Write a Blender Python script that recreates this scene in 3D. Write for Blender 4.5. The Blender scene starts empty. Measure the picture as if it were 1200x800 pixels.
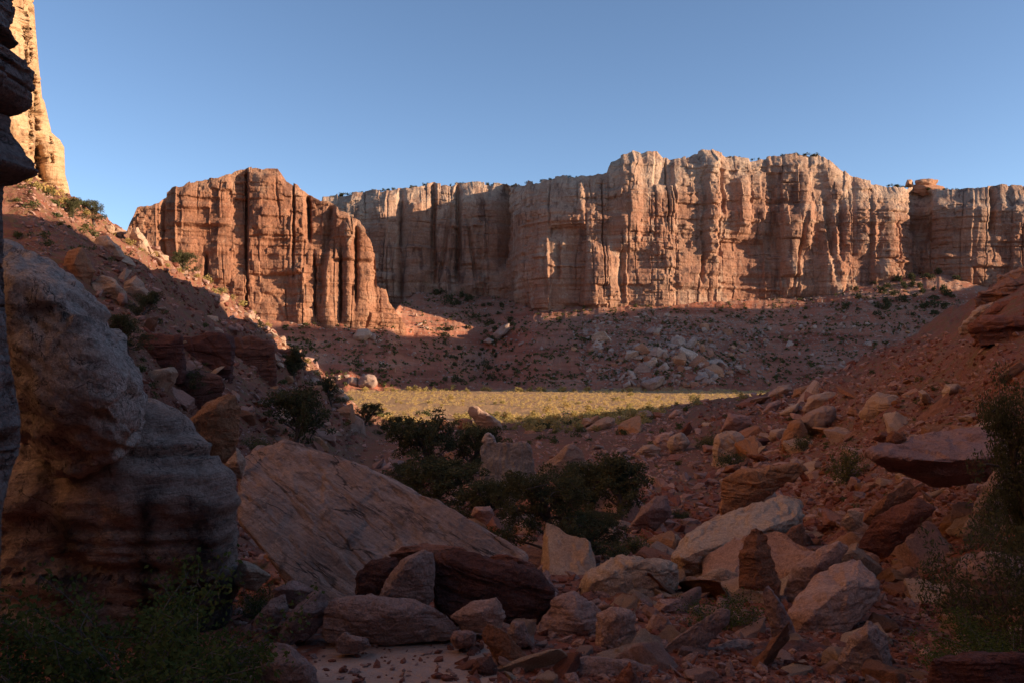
import bpy, bmesh, math, random
import numpy as np
from mathutils import Vector, Matrix

random.seed(7)
RNG = np.random.default_rng(11)
sc = bpy.context.scene
COL = sc.collection
F = 1000.0           # focal length in photo pixels (photo is 1200 wide)
HY = 415.0           # eye level in the photo
R = math.radians

def P(px, py, d):
    return np.array([(px - 600.0) / F * d, d, (HY - py) / F * d])

# ------------------------------------------------------------------ noise
_perm = np.random.default_rng(5).permutation(256).astype(np.int32)
_perm = np.concatenate([_perm, _perm, _perm])
_g = np.random.default_rng(6).normal(size=(256, 3)).astype(np.float32)
_g /= np.linalg.norm(_g, axis=1)[:, None]

def perlin(x, y, z):
    x = np.asarray(x, np.float32); y = np.asarray(y, np.float32); z = np.asarray(z, np.float32)
    x, y, z = np.broadcast_arrays(x, y, z)
    xi = np.floor(x).astype(np.int32); yi = np.floor(y).astype(np.int32); zi = np.floor(z).astype(np.int32)
    xf = x - xi; yf = y - yi; zf = z - zi
    u = xf*xf*xf*(xf*(xf*6-15)+10); v = yf*yf*yf*(yf*(yf*6-15)+10); w = zf*zf*zf*(zf*(zf*6-15)+10)
    xi &= 255; yi &= 255; zi &= 255
    def gr(a, b, c):
        h = _perm[_perm[_perm[(xi+a) & 255] + ((yi+b) & 255)] + ((zi+c) & 255)]
        G = _g[h]
        return G[..., 0]*(xf-a) + G[..., 1]*(yf-b) + G[..., 2]*(zf-c)
    x00 = gr(0,0,0)*(1-u)+gr(1,0,0)*u; x10 = gr(0,1,0)*(1-u)+gr(1,1,0)*u
    x01 = gr(0,0,1)*(1-u)+gr(1,0,1)*u; x11 = gr(0,1,1)*(1-u)+gr(1,1,1)*u
    return ((x00*(1-v)+x10*v)*(1-w) + (x01*(1-v)+x11*v)*w) * 1.6

def fbm(x, y, z, octv=4, gain=0.5, lac=2.03):
    s = 0.0; a = 1.0
    for i in range(octv):
        s = s + a*perlin(x+17.3*i, y-9.1*i, z+4.7*i)
        x = x*lac; y = y*lac; z = z*lac; a *= gain
    return s

def ridged(x, y, z, octv=3):
    s = 0.0; a = 1.0
    for i in range(octv):
        s = s + a*(1-2*np.abs(perlin(x+11.3*i, y+3.1*i, z-7.7*i)))
        x = x*2.1; y = y*2.1; z = z*2.1; a *= 0.5
    return s

def cells(x, y, seed=0):
    """2-D cellular pattern: (random value of the cell, distance to its edge)"""
    x = np.asarray(x, np.float32); y = np.asarray(y, np.float32)
    xi = np.floor(x).astype(np.int64); yi = np.floor(y).astype(np.int64)
    f1 = np.full(x.shape, 9.0); f2 = np.full(x.shape, 9.0); val = np.zeros(x.shape)
    for a in (-1, 0, 1):
        for b in (-1, 0, 1):
            cx = xi+a; cy = yi+b
            h = (cx*73856093 ^ cy*19349663 ^ (seed*83492791+1234567)) & 0xffffff
            h = (h*1103515245+12345) & 0x7fffffff
            r1 = (h % 1009)/1009.0; r2 = ((h//1009) % 1013)/1013.0; r3 = ((h//7919) % 997)/997.0
            d = np.hypot(cx+0.15+0.7*r1-x, cy+0.15+0.7*r2-y)
            near = d < f1
            f2 = np.where(near, f1, np.minimum(f2, d))
            val = np.where(near, r3, val); f1 = np.where(near, d, f1)
    return val, f2-f1

def _h(i, j, k):
    h = (i*73856093 ^ j*19349663 ^ (k*83492791+777)) & 0xffffff
    h = (h*1103515245+12345) & 0x7fffffff
    h = (h ^ (h >> 13))*1274126177 & 0x7fffffff
    return (h % 10007)/10007.0

def bricks(x, y, seed=0):
    """irregular rectangular joints: (random value of the block, distance to its edge)"""
    x = np.asarray(x, float); y = np.asarray(y, float)
    i = np.floor(x).astype(np.int64); fx = x-i
    a = .2+.6*_h(i, i*0, seed); right = fx > a          # each column split unevenly
    col = i*2+right; wx_ = np.where(right, 1-a, a); ex = np.where(right, np.minimum(fx-a, 1-fx), np.minimum(fx, a-fx))
    yy = y*(.6+.9*_h(col, col*0+3, seed))+7*_h(col, col*0+5, seed)
    j = np.floor(yy).astype(np.int64); fy = yy-j
    b = .25+.5*_h(col, j, seed+1); up = fy > b
    ey = np.where(up, np.minimum(fy-b, 1-fy), np.minimum(fy, b-fy))
    return _h(col, j*2+up, seed+2), np.minimum(ex, ey)

def sstep(a, b, x):
    t = np.clip((x-a)/(b-a), 0, 1)
    return t*t*(3-2*t)

# ------------------------------------------------------------------ mesh helpers
def mesh_from(name, V, faces, smooth=True, attrs=None):
    """V (n,3); faces (m,k) int array of equal-size polygons"""
    V = np.asarray(V, np.float32); faces = np.asarray(faces, np.int32)
    me = bpy.data.meshes.new(name)
    n, (m, k) = len(V), faces.shape
    me.vertices.add(n); me.vertices.foreach_set('co', V.ravel())
    me.loops.add(m*k); me.loops.foreach_set('vertex_index', faces.ravel())
    me.polygons.add(m)
    me.polygons.foreach_set('loop_start', np.arange(0, m*k, k, dtype=np.int32))
    me.polygons.foreach_set('loop_total', np.full(m, k, np.int32))
    me.polygons.foreach_set('use_smooth', np.full(m, smooth, bool))
    me.update(calc_edges=True); me.validate()
    if attrs:
        for an, av in attrs.items():
            a = me.attributes.new(an, 'FLOAT', 'POINT')
            a.data.foreach_set('value', np.asarray(av, np.float32).ravel())
    return me

def grid_faces(n, m, wrap=False):
    i = np.arange(n-1)[:, None]; j = np.arange(m if wrap else m-1)[None, :]
    a = i*m + j; b = i*m + (j+1) % m; c = (i+1)*m + (j+1) % m; d = (i+1)*m + j
    return np.stack([a, b, c, d], -1).reshape(-1, 4)

def link(name, me, mat=None, parent=None, loc=None):
    o = bpy.data.objects.new(name, me)
    COL.objects.link(o)
    if mat is not None and me is not None and len(me.materials) == 0:
        me.materials.append(mat)
    if parent is not None: o.parent = parent
    if loc is not None: o.location = loc
    return o

def tag(o, label=None, cat=None, group=None, kind=None):
    if label: o['label'] = label
    if cat: o['category'] = cat
    if group: o['group'] = group
    if kind: o['kind'] = kind
    return o

# ------------------------------------------------------------------ materials
class NT:
    def __init__(self, name):
        self.m = bpy.data.materials.new(name); self.m.use_nodes = True
        self.t = self.m.node_tree; self.t.nodes.clear()
        self.out = self.t.nodes.new('ShaderNodeOutputMaterial')
    def n(self, typ, **kw):
        nd = self.t.nodes.new(typ)
        ins = kw.pop('ins', {})
        for k, v in kw.items(): setattr(nd, k, v)
        for k, v in ins.items():
            if isinstance(v, bpy.types.NodeSocket): self.t.links.new(v, nd.inputs[k])
            else: nd.inputs[k].default_value = v
        return nd
    def lk(self, a, b): self.t.links.new(a, b)
    def vec(self, kind='obj', scale=(1,1,1), rot=(0,0,0), loc=(0,0,0)):
        if kind == 'obj':
            src = self.n('ShaderNodeTexCoord').outputs['Object']
        else:
            src = self.n('ShaderNodeNewGeometry').outputs['Position']
        mp = self.n('ShaderNodeMapping', ins={'Vector': src, 'Scale': scale, 'Rotation': rot, 'Location': loc})
        return mp.outputs['Vector']
    def noise(self, vec, scale, detail=4, rough=0.55, dist=0.0):
        return self.n('ShaderNodeTexNoise', ins={'Vector': vec, 'Scale': scale, 'Detail': detail, 'Roughness': rough, 'Distortion': dist}).outputs['Fac']
    def ramp(self, fac, lo, hi, a=0.0, b=1.0):
        return self.n('ShaderNodeMapRange', ins={'Value': fac, 'From Min': lo, 'From Max': hi, 'To Min': a, 'To Max': b}, clamp=True).outputs['Result']
    def mix(self, fac, a, b, mode='MIX'):
        nd = self.n('ShaderNodeMix', data_type='RGBA', blend_type=mode)
        for sock, v in ((nd.inputs['Factor'], fac), (nd.inputs[6], a), (nd.inputs[7], b)):
            if isinstance(v, bpy.types.NodeSocket): self.lk(v, sock)
            elif isinstance(v, (int, float)): sock.default_value = v
            else: sock.default_value = (*v, 1.0)
        return nd.outputs[2]
    def math(self, op, a, b=0.5):
        nd = self.n('ShaderNodeMath', operation=op)
        for i, v in enumerate((a, b)):
            if isinstance(v, bpy.types.NodeSocket): self.lk(v, nd.inputs[i])
            else: nd.inputs[i].default_value = v
        return nd.outputs[0]
    def attr(self, name):
        return self.n('ShaderNodeAttribute', attribute_name=name).outputs['Fac']
    def bump(self, h, dist, strength=1.0, normal=None):
        nd = self.n('ShaderNodeBump', ins={'Height': h, 'Distance': dist, 'Strength': strength})
        if normal is not None: self.lk(normal, nd.inputs['Normal'])
        return nd.outputs['Normal']
    def finish(self, color, normal=None, rough=0.9, spec=0.15):
        b = self.n('ShaderNodeBsdfPrincipled', ins={'Roughness': rough, 'Specular IOR Level': spec})
        if isinstance(color, bpy.types.NodeSocket): self.lk(color, b.inputs['Base Color'])
        else: b.inputs['Base Color'].default_value = (*color, 1)
        if normal is not None: self.lk(normal, b.inputs['Normal'])
        self.lk(b.outputs[0], self.out.inputs['Surface'])
        return self.m

def boulder_mat(name, base, second, dark, strata=(0.3, 0.0), sfreq=9.0, varnish=0.35, size=1.0, lich=None, bump=1.0, pits=0.0, flat=3.2, stain=False, bedk=.45):
    return _boulder_mat(name, base, second, dark, strata, sfreq, varnish, size, lich, bump, pits, flat, stain, bedk)
def _boulder_mat(name, base, second, dark, strata=(0.3, 0.0), sfreq=9.0, varnish=0.35, size=1.0, lich=None, bump=1.0, pits=0.0, flat=3.2, stain=False, bedk=.45):
    """weathered sandstone: two tones, bedding lines along a tilt, dark varnish patches, bumpy"""
    s = 1.0/size
    t = NT(name)
    rnd = t.n('ShaderNodeObjectInfo').outputs['Random']
    off = t.n('ShaderNodeCombineXYZ', ins={'X': t.math('MULTIPLY', rnd, 37.0), 'Y': t.math('MULTIPLY', rnd, 91.0), 'Z': 0.0}).outputs[0]
    tc = t.n('ShaderNodeTexCoord').outputs['Object']
    v0 = t.n('ShaderNodeVectorMath', operation='ADD', ins={0: tc, 1: off}).outputs[0]
    vr = t.n('ShaderNodeMapping', ins={'Vector': v0, 'Rotation': (strata[1], strata[0], 0)}).outputs[0]
    vs = t.n('ShaderNodeMapping', ins={'Vector': vr, 'Scale': (0.35, 0.35, 3.2) if flat > 2 else (.9, .9, 1.1)}).outputs[0]
    big = t.noise(v0, 0.9*s, 5, 0.6, 0.4)
    bed = t.noise(vs, sfreq*0.35*s, 6, 0.62, 0.3)
    fine = t.noise(v0, 14*s, 6, 0.65)
    vn = t.noise(v0, 1.7*s, 8, 0.68, 0.8)
    c = t.mix(t.ramp(big, 0.35, 0.65), base, second)
    c = t.mix(t.ramp(bed, 0.53, 0.66, 0, 0.25+.5*max(0, bedk-.45)), c, tuple(0.55*a for a in second))
    c = t.mix(t.ramp(bed, 0.42, 0.34, 0, 0.35), c, tuple(min(1, 1.25*a) for a in base))
    c = t.mix(t.ramp(fine, 0.40, 0.64, 0, 0.55), c, tuple(0.5*a for a in base))
    if bedk > 1.2:
        cs = t.noise(t.n('ShaderNodeMapping', ins={'Vector': vr, 'Scale': (.22, .22, 1.6)}).outputs[0], 1.5, 4, 0.55, 0.6)
        cl = t.math('MULTIPLY', t.ramp(t.math('ABSOLUTE', t.math('SUBTRACT', cs, 0.5)), 0.012, 0.003), t.ramp(big, 0.46, 0.56))
        c = t.mix(t.math('MULTIPLY', cl, .9), c, (0.03, 0.022, 0.02))
    c = t.mix(t.ramp(vn, 0.60-0.1*varnish, 0.72-0.1*varnish, 0, min(1, varnish*1.9)), c, dark)
    sp = t.noise(v0, 38*s, 3, 0.7)
    c = t.mix(t.ramp(sp, 0.54, 0.64, 0, 0.55), c, tuple(0.45*a for a in base))
    c = t.mix(t.ramp(sp, 0.44, 0.36, 0, 0.35), c, tuple(min(1, 1.25*a) for a in second))
    if flat < 2 or stain:
        ck = t.noise(v0, 1.5*s, 5, 0.6, 1.2)
        ckl = t.ramp(t.math('ABSOLUTE', t.math('SUBTRACT', ck, 0.5)), 0.012, 0.0)
        ckl = t.math('MULTIPLY', ckl, t.ramp(big, 0.42, 0.55))
        c = t.mix(t.math('MULTIPLY', ckl, .85), c, (0.03, 0.025, 0.025))
    if stain:
        c = t.mix(t.math('MULTIPLY', t.attr('stain'), t.ramp(vn, 0.36, 0.56, 0.35, 1)), c, (0.035, 0.03, 0.03))
    if lich:
        lf = t.noise(v0, 5*s, 9, 0.75, 0.5)
        c = t.mix(t.ramp(lf, 0.60, 0.66, 0, 0.7), c, lich)
    hsv = t.n('ShaderNodeHueSaturation', ins={'Color': c, 'Value': t.ramp(rnd, 0, 1, 0.92, 1.32), 'Hue': t.ramp(rnd, 0, 1, 0.492, 0.506)})
    h = t.math('ADD', t.math('MULTIPLY', bed, bedk), t.math('MULTIPLY', fine, 0.7))
    h = t.math('ADD', h, t.math('MULTIPLY', vn, 0.5))
    n1 = t.bump(h, 0.13*size*bump, 1.0)
    n1 = t.bump(sp, 0.025*size, 0.8, n1)
    if flat < 2 or stain: n1 = t.bump(t.math('SUBTRACT', 1.0, ckl), 0.05*size, 0.8, n1)
    if pits:
        pv = t.n('ShaderNodeTexVoronoi', ins={'Vector': v0, 'Scale': 5*s}).outputs['Distance']
        n1 = t.bump(t.ramp(pv, 0, 0.28), 0.04*size*pits, 0.8, n1)
    return t.finish(hsv.outputs[0], n1)

M = {}
GREY = ((0.54, 0.42, 0.35), (0.62, 0.50, 0.42), (0.06, 0.045, 0.04))
M['grey'] = boulder_mat('grey_boulder_stone', *GREY, varnish=0.34, lich=(0.68, 0.56, 0.48), pits=1.0, bump=1.5, flat=1)
M['pale'] = boulder_mat('pale_sandstone', (0.44, 0.28, 0.20), (0.52, 0.37, 0.28), (0.05, 0.04, 0.035), strata=(0.15, 0.05), sfreq=14, varnish=0.45, stain=False)
M['ledge'] = boulder_mat('stained_ledge_stone', (0.50, 0.36, 0.28), (0.58, 0.45, 0.36), (0.05, 0.04, 0.035), strata=(0.12, 0.05), sfreq=16, varnish=0.4, stain=True, bedk=.8)
M['slab'] = boulder_mat('bedded_slab_stone', (0.54, 0.375, 0.30), (0.39, 0.25, 0.195), (0.075, 0.05, 0.045), strata=(-0.52, 0.1), sfreq=16, varnish=0.42, bedk=1.4, lich=(0.60, 0.46, 0.37), bump=1.3)
M['darkred'] = boulder_mat('dark_red_siltstone', (0.125, 0.055, 0.045), (0.17, 0.075, 0.055), (0.035, 0.025, 0.025), strata=(0.25, 0), sfreq=10, varnish=0.3)
M['purple'] = boulder_mat('purple_grey_stone', (0.27, 0.17, 0.14), (0.36, 0.23, 0.19), (0.06, 0.045, 0.045), strata=(0.9, 0.3), sfreq=6, varnish=0.2, bump=0.8)
M['tan'] = boulder_mat('tan_sandstone', (0.42, 0.265, 0.185), (0.49, 0.345, 0.25), (0.08, 0.05, 0.045), strata=(0.35, 0.1), sfreq=12, varnish=0.22)
M['pink'] = boulder_mat('pink_sandstone', (0.39, 0.22, 0.17), (0.47, 0.295, 0.235), (0.10, 0.06, 0.055), strata=(0.5, 0.2), sfreq=9, varnish=0.18)
M['brown'] = boulder_mat('rust_brown_sandstone', (0.32, 0.145, 0.075), (0.38, 0.19, 0.11), (0.06, 0.035, 0.03), strata=(1.3, 0), sfreq=8, varnish=0.3)
M['red'] = boulder_mat('red_sandstone', (0.25, 0.095, 0.06), (0.31, 0.14, 0.09), (0.07, 0.03, 0.025), strata=(0.1, 0), sfreq=9, varnish=0.25)
M['orange'] = boulder_mat('orange_ledge_stone', (0.40, 0.19, 0.105), (0.48, 0.27, 0.17), (0.16, 0.06, 0.04), strata=(0.1, 0), sfreq=10, varnish=0.3, size=1.6, bedk=.9)
M['talus'] = boulder_mat('talus_block_stone', (0.40, 0.265, 0.195), (0.49, 0.36, 0.29), (0.16, 0.09, 0.07), varnish=0.2, size=4)
M['flute'] = boulder_mat('fluted_grey_stone', (0.38, 0.29, 0.245), (0.45, 0.36, 0.30), (0.10, 0.08, 0.075), strata=(1.45, 0.0), sfreq=16, varnish=0.35, size=2, bump=1.6)

def cliff_mat(name, tan, red, pale, dark, sc_=1.0, cap=0.8, streak=1.0):
    t = NT(name)
    p = t.vec('pos')
    hv = t.attr('hv')
    big = t.noise(t.vec('pos', (0.022*sc_, 0.022*sc_, 0.012*sc_)), 1.0, 5, 0.6, 0.6)
    st = t.noise(t.vec('pos', (0.006*sc_, 0.006*sc_, 0.30*sc_)), 1.0, 6, 0.65, 0.3)
    vs = t.noise(t.vec('pos', (0.17*sc_, 0.17*sc_, 0.013*sc_), loc=(31, 7, 3)), 1.0, 6, 0.62, 0.5)
    vs2 = t.noise(t.vec('pos', (0.045*sc_, 0.045*sc_, 0.014*sc_), loc=(3, 17, 9)), 1.0, 7, 0.66, 1.2)
    fine = t.noise(t.vec('pos', (0.5*sc_, 0.5*sc_, 0.5*sc_)), 1.0, 6, 0.65)
    c = t.mix(t.ramp(big, 0.38, 0.62), tan, red)
    c = t.mix(t.ramp(st, 0.55, 0.66, 0, 0.45), c, tuple(0.62*a for a in red))
    c = t.mix(t.ramp(st, 0.44, 0.34, 0, 0.4), c, pale)
    capf = t.math('ADD', hv, t.math('MULTIPLY', t.math('SUBTRACT', big, 0.5), 0.5))
    c = t.mix(t.ramp(capf, cap-0.1, cap+0.1, 0, 0.8), c, pale)
    pt = t.noise(t.vec('pos', (0.05*sc_, 0.05*sc_, 0.022*sc_), loc=(11, 57, 9)), 1.0, 9, 0.72, 0.6)
    c = t.mix(t.ramp(pt, 0.50, 0.54, 0, 0.45), c, tuple(0.72*a for a in red))
    c = t.mix(t.ramp(pt, 0.44, 0.41, 0, 0.5), c, pale)
    fin2 = t.noise(t.vec('pos', (1.1*sc_, 1.1*sc_, 0.8*sc_)), 1.0, 4, 0.7)
    c = t.mix(t.ramp(fin2, 0.42, 0.36, 0, 0.45), c, pale)
    c = t.mix(t.ramp(fin2, 0.56, 0.64, 0, 0.5), c, tuple(0.5*a for a in red))
    sk = t.math('MULTIPLY', t.ramp(vs, 0.52, 0.60), t.ramp(vs2, 0.44, 0.54))
    c = t.mix(t.math('MULTIPLY', sk, 0.75*streak), c, dark)
    sk2 = t.ramp(vs2, 0.60, 0.67, 0, 0.55*streak)
    c = t.mix(sk2, c, dark)
    ps = t.ramp(t.noise(t.vec('pos', (0.028*sc_, 0.028*sc_, 0.010*sc_), loc=(91, 7, 31)), 1.0, 6, 0.65, 1.0), 0.60, 0.64, 0, 0.5)
    c = t.mix(ps, c, pale)
    c = t.mix(t.ramp(fine, 0.35, 0.7, 0.0, 0.45), c, tuple(0.55*a for a in tan))
    h = t.math('ADD', t.math('MULTIPLY', st, 1.0), t.math('MULTIPLY', fine, 0.9))
    h = t.math('ADD', h, t.math('MULTIPLY', vs, 0.8))
    return t.finish(c, t.bump(h, 1.6/sc_, 0.9))

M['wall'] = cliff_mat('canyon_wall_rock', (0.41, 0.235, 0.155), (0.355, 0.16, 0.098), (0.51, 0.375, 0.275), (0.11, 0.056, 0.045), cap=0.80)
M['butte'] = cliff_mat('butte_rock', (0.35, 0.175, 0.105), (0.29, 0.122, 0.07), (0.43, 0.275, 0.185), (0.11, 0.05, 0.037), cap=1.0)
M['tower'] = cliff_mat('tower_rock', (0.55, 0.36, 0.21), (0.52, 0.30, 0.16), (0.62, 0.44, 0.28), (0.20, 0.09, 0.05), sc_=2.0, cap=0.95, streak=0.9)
M['outcrop'] = boulder_mat('near_outcrop_stone', (0.22, 0.175, 0.16), (0.29, 0.235, 0.21), (0.045, 0.035, 0.035), varnish=0.4, lich=(0.34, 0.30, 0.28), pits=0.6, size=1.5, flat=1)

def ground_mat():
    t = NT('canyon_ground')
    sand = t.attr('sand'); mead = t.attr('meadow'); grey = t.attr('scree'); turf = t.attr('turf')
    n1 = t.noise(t.vec('pos'), 0.09, 6, 0.6, 0.4)
    n2 = t.noise(t.vec('pos'), 1.3, 8, 0.65, 0.3)
    n3 = t.noise(t.vec('pos'), 11.0, 6, 0.7)
    st = t.noise(t.vec('pos', (0.02, 0.02, 0.55)), 1.0, 5, 0.6, 0.4)
    vo = t.n('ShaderNodeTexVoronoi', ins={'Vector': t.vec('pos'), 'Scale': 7.0, 'Randomness': 1.0})
    vo2 = t.n('ShaderNodeTexVoronoi', ins={'Vector': t.vec('pos'), 'Scale': 0.45, 'Randomness': 1.0})
    soil = t.mix(t.attr('far'), t.mix(t.ramp(n1, 0.36, 0.64), (0.25, 0.088, 0.056), (0.19, 0.082, 0.056)), t.mix(t.ramp(n1, 0.36, 0.64), (0.48, 0.15, 0.088), (0.40, 0.13, 0.08)))
    soil = t.mix(t.ramp(st, 0.56, 0.68, 0, 0.6), soil, (0.19, 0.055, 0.036))
    soil = t.mix(t.ramp(st, 0.42, 0.34, 0, 0.4), soil, (0.36, 0.18, 0.125))
    soil = t.mix(t.ramp(n2, 0.50, 0.70, 0, 0.6), soil, (0.26, 0.135, 0.09))
    soil = t.mix(t.math('MULTIPLY', grey, t.ramp(n1, 0.40, 0.6, 0.1, 0.8)), soil, (0.43, 0.24, 0.17))
    bnd = t.noise(t.vec('pos', (0.012, 0.012, 0.17), loc=(5, 3, 1)), 1.0, 5, 0.62, 0.5)
    soil = t.mix(t.math('MULTIPLY', t.attr('far'), t.ramp(bnd, 0.52, 0.60, 0, 0.7)), soil, (0.27, 0.065, 0.04))
    soil = t.mix(t.math('MULTIPLY', t.attr('far'), t.ramp(bnd, 0.43, 0.37, 0, 0.5)), soil, (0.47, 0.27, 0.19))
    # stones in the soil
    sr = t.n('ShaderNodeSeparateColor', ins={'Color': vo.outputs['Color']})
    peb = t.math('MULTIPLY', t.ramp(vo.outputs['Distance'], 0.42, 0.30), t.ramp(sr.outputs[0], 0.45, 0.5))
    soil = t.mix(t.math('MULTIPLY', peb, 0.75), soil, t.mix(sr.outputs[1], (0.19, 0.085, 0.06), (0.36, 0.25, 0.21)))
    sr2 = t.n('ShaderNodeSeparateColor', ins={'Color': vo2.outputs['Color']})
    pe2 = t.math('MULTIPLY', t.ramp(vo2.outputs['Distance'], 0.34, 0.26), t.ramp(sr2.outputs[0], 0.52, 0.55))
    soil = t.mix(t.math('MULTIPLY', t.math('MULTIPLY', pe2, grey), 0.8), soil, t.mix(sr2.outputs[1], (0.34, 0.19, 0.135), (0.58, 0.44, 0.36)))
    soil = t.mix(t.math('MULTIPLY', turf, t.ramp(n2, 0.48, 0.58, 0, 0.75)), soil, (0.15, 0.125, 0.05))
    sd = t.mix(t.ramp(n2, 0.35, 0.7), (0.46, 0.31, 0.24), (0.36, 0.23, 0.175))
    sd = t.mix(t.ramp(n3, 0.62, 0.72, 0, 0.5), sd, (0.17, 0.08, 0.065))
    me = t.mix(t.ramp(n2, 0.40, 0.6), (0.50, 0.33, 0.16), (0.36, 0.19, 0.105))
    c = t.mix(t.ramp(t.math('ADD', sand, t.math('MULTIPLY', t.math('SUBTRACT', n2, 0.5), 0.9)), 0.42, 0.58), soil, sd)
    c = t.mix(t.ramp(t.math('ADD', mead, t.math('MULTIPLY', t.math('SUBTRACT', n1, 0.5), 1.2)), 0.4, 0.6), c, me)
    h = t.math('ADD', t.math('MULTIPLY', n3, 0.5), t.math('MULTIPLY', peb, t.ramp(sand, 0.3, 0.7, 0.6, 0.0)))
    nm = t.bump(h, 0.05, 0.9)
    nm = t.bump(n2, 0.45, 0.8, nm)
    return t.finish(c, nm, 0.95, 0.08)
M['ground'] = ground_mat()

def leaf_mat(name, a, b, trans=0.25, warm=None):
    t = NT(name)
    rnd = t.n('ShaderNodeObjectInfo').outputs['Random']
    n = t.noise(t.vec('obj'), 2.5, 3, 0.6)
    g = t.n('ShaderNodeNewGeometry').outputs['Random Per Island']
    c = t.mix(t.ramp(t.math('ADD', t.math('MULTIPLY', g, 0.6), t.math('MULTIPLY', n, 0.5)), 0.2, 0.9), a, b)
    if warm: c = t.mix(t.ramp(t.math('ADD', rnd, t.math('MULTIPLY', g, 0.3)), 0.6, 1.2, 0, 0.8), c, warm)
    d = t.n('ShaderNodeBsdfDiffuse', ins={'Color': c, 'Roughness': 0.5})
    tr = t.n('ShaderNodeBsdfTranslucent', ins={'Color': c})
    mx = t.n('ShaderNodeMixShader', ins={'Fac': trans, 1: d.outputs[0], 2: tr.outputs[0]})
    t.lk(mx.outputs[0], t.out.inputs['Surface'])
    return t.m
M['juniper'] = leaf_mat('juniper_needles', (0.06, 0.064, 0.032), (0.125, 0.12, 0.06))
M['sage'] = leaf_mat('sage_leaves', (0.31, 0.25, 0.095), (0.50, 0.39, 0.155), warm=(0.60, 0.42, 0.16), trans=.4)
M['shrubleaf'] = leaf_mat('shrub_leaves', (0.065, 0.078, 0.034), (0.13, 0.135, 0.06), warm=(0.16, 0.14, 0.05))
M['leafy'] = leaf_mat('broad_green_leaves', (0.05, 0.072, 0.022), (0.115, 0.135, 0.04))
M['meadowgrass'] = leaf_mat('meadow_grass_blades', (0.52, 0.37, 0.15), (0.72, 0.54, 0.24), trans=.45)
M['grassblade'] = leaf_mat('dry_grass_blades', (0.14, 0.14, 0.06), (0.26, 0.22, 0.10))
def bark(name, a, b):
    t = NT(name)
    n = t.noise(t.vec('obj', (6, 6, 1.2)), 3.0, 6, 0.65, 0.4)
    return t.finish(t.mix(t.ramp(n, 0.35, 0.65), a, b), t.bump(n, 0.03, 0.8))
M['bark'] = bark('juniper_bark', (0.06, 0.045, 0.04), (0.14, 0.11, 0.095))
M['twig'] = bark('grey_twig', (0.08, 0.07, 0.06), (0.17, 0.15, 0.13))

# ------------------------------------------------------------------ terrain
def zw(r):
    return np.interp(r, [0, 7, 13, 25, 40, 70, 100, 150, 190, 220, 260, 300, 450, 4000],
                        [-2.35, -2.75, -3.75, -5.7, -8.0, -10.3, -12.0, -14.7, -17.2, -18.7, -19.6, -20.0, -18.4, -20.0])
rows = []   # theta, r_foot, r_crest, z_crest, fall
for (u, Df, Dc, py, fall) in [
    (-900, 7, 60, 60, .02), (-400, 9, 100, 130, .02), (-150, 11, 130, 190, .02), (0, 12, 142, 203, .05), (40, 13, 142, 208, .1), (75, 13, 135, 226, .3), (100, 14, 122, 246, .5),
    (150, 16, 128, 274, .55), (200, 18, 145, 302, .55), (250, 21, 160, 335, .55), (300, 25, 178, 370, .5), (350, 30, 197, 412, .4),
    (400, 60, 216, 457, .3), (430, 120, 228, 484, .3), (470, 190, 240, None, .2), (560, 200, 240, None, .2), (700, 190, 300, None, .1),
    (760, 130, 290, 480, .1), (800, 85, 290, 472, .12), (850, 62, 280, 467, .12), (900, 46, 270, 460, .12), (950, 36, 236, 446, .1), (1000, 28, 210, 424, .05),
    (1050, 22, 185, 404, .05), (1100, 18, 160, 378, .05), (1140, 16, 142, 352, .05), (1170, 15, 130, 332, .05), (1200, 14, 122, 320, .05), (1300, 12, 120, 280, .05),
    (1500, 10, 118, 230, .03), (1900, 8, 110, 200, .02), (2600, 7, 90, 150, .02)]:
    th = math.atan((u-600)/F); c = math.cos(th)
    zc = float(zw(Dc/c)) if py is None else (HY-py)/F*Dc
    rows.append((th, Df/c, Dc/c, zc, fall))
rows = [(-math.pi, 7, 60, 26, 0), (-2.2, 6, 55, 28, 0), (-1.45, 6, 55, 28, 0)] + rows + [(1.5, 6, 60, 26, 0), (2.3, 7, 60, 26, 0), (math.pi, 7, 60, 26, 0)]
ROWS = np.array(rows).T
TAL = []
for (u, Dt, Db, yb) in [(-700, 430, 560, 330), (150, 400, 440, 345), (330, 425, 482, 377), (400, 428, 498, 372), (455, 430, 530, 372), (470, 432, 600, 356), (490, 436, 640, 342), (540, 440, 655, 345),
    (600, 440, 640, 350), (625, 440, 590, 362), (700, 436, 575, 358), (800, 436, 585, 354), (880, 438, 598, 351), (950, 440, 598, 349), (985, 442, 598, 341),
    (1050, 445, 602, 327), (1100, 440, 604, 320), (1150, 430, 594, 335), (1200, 425, 590, 345), (1330, 420, 588, 340), (2200, 900, 1200, 330)]:
    th = math.atan((u-600)/F); c = math.cos(th)
    TAL.append((th, Dt/c, Db/c, (HY-yb)/F*Db))
TAL = np.array(TAL).T

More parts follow.
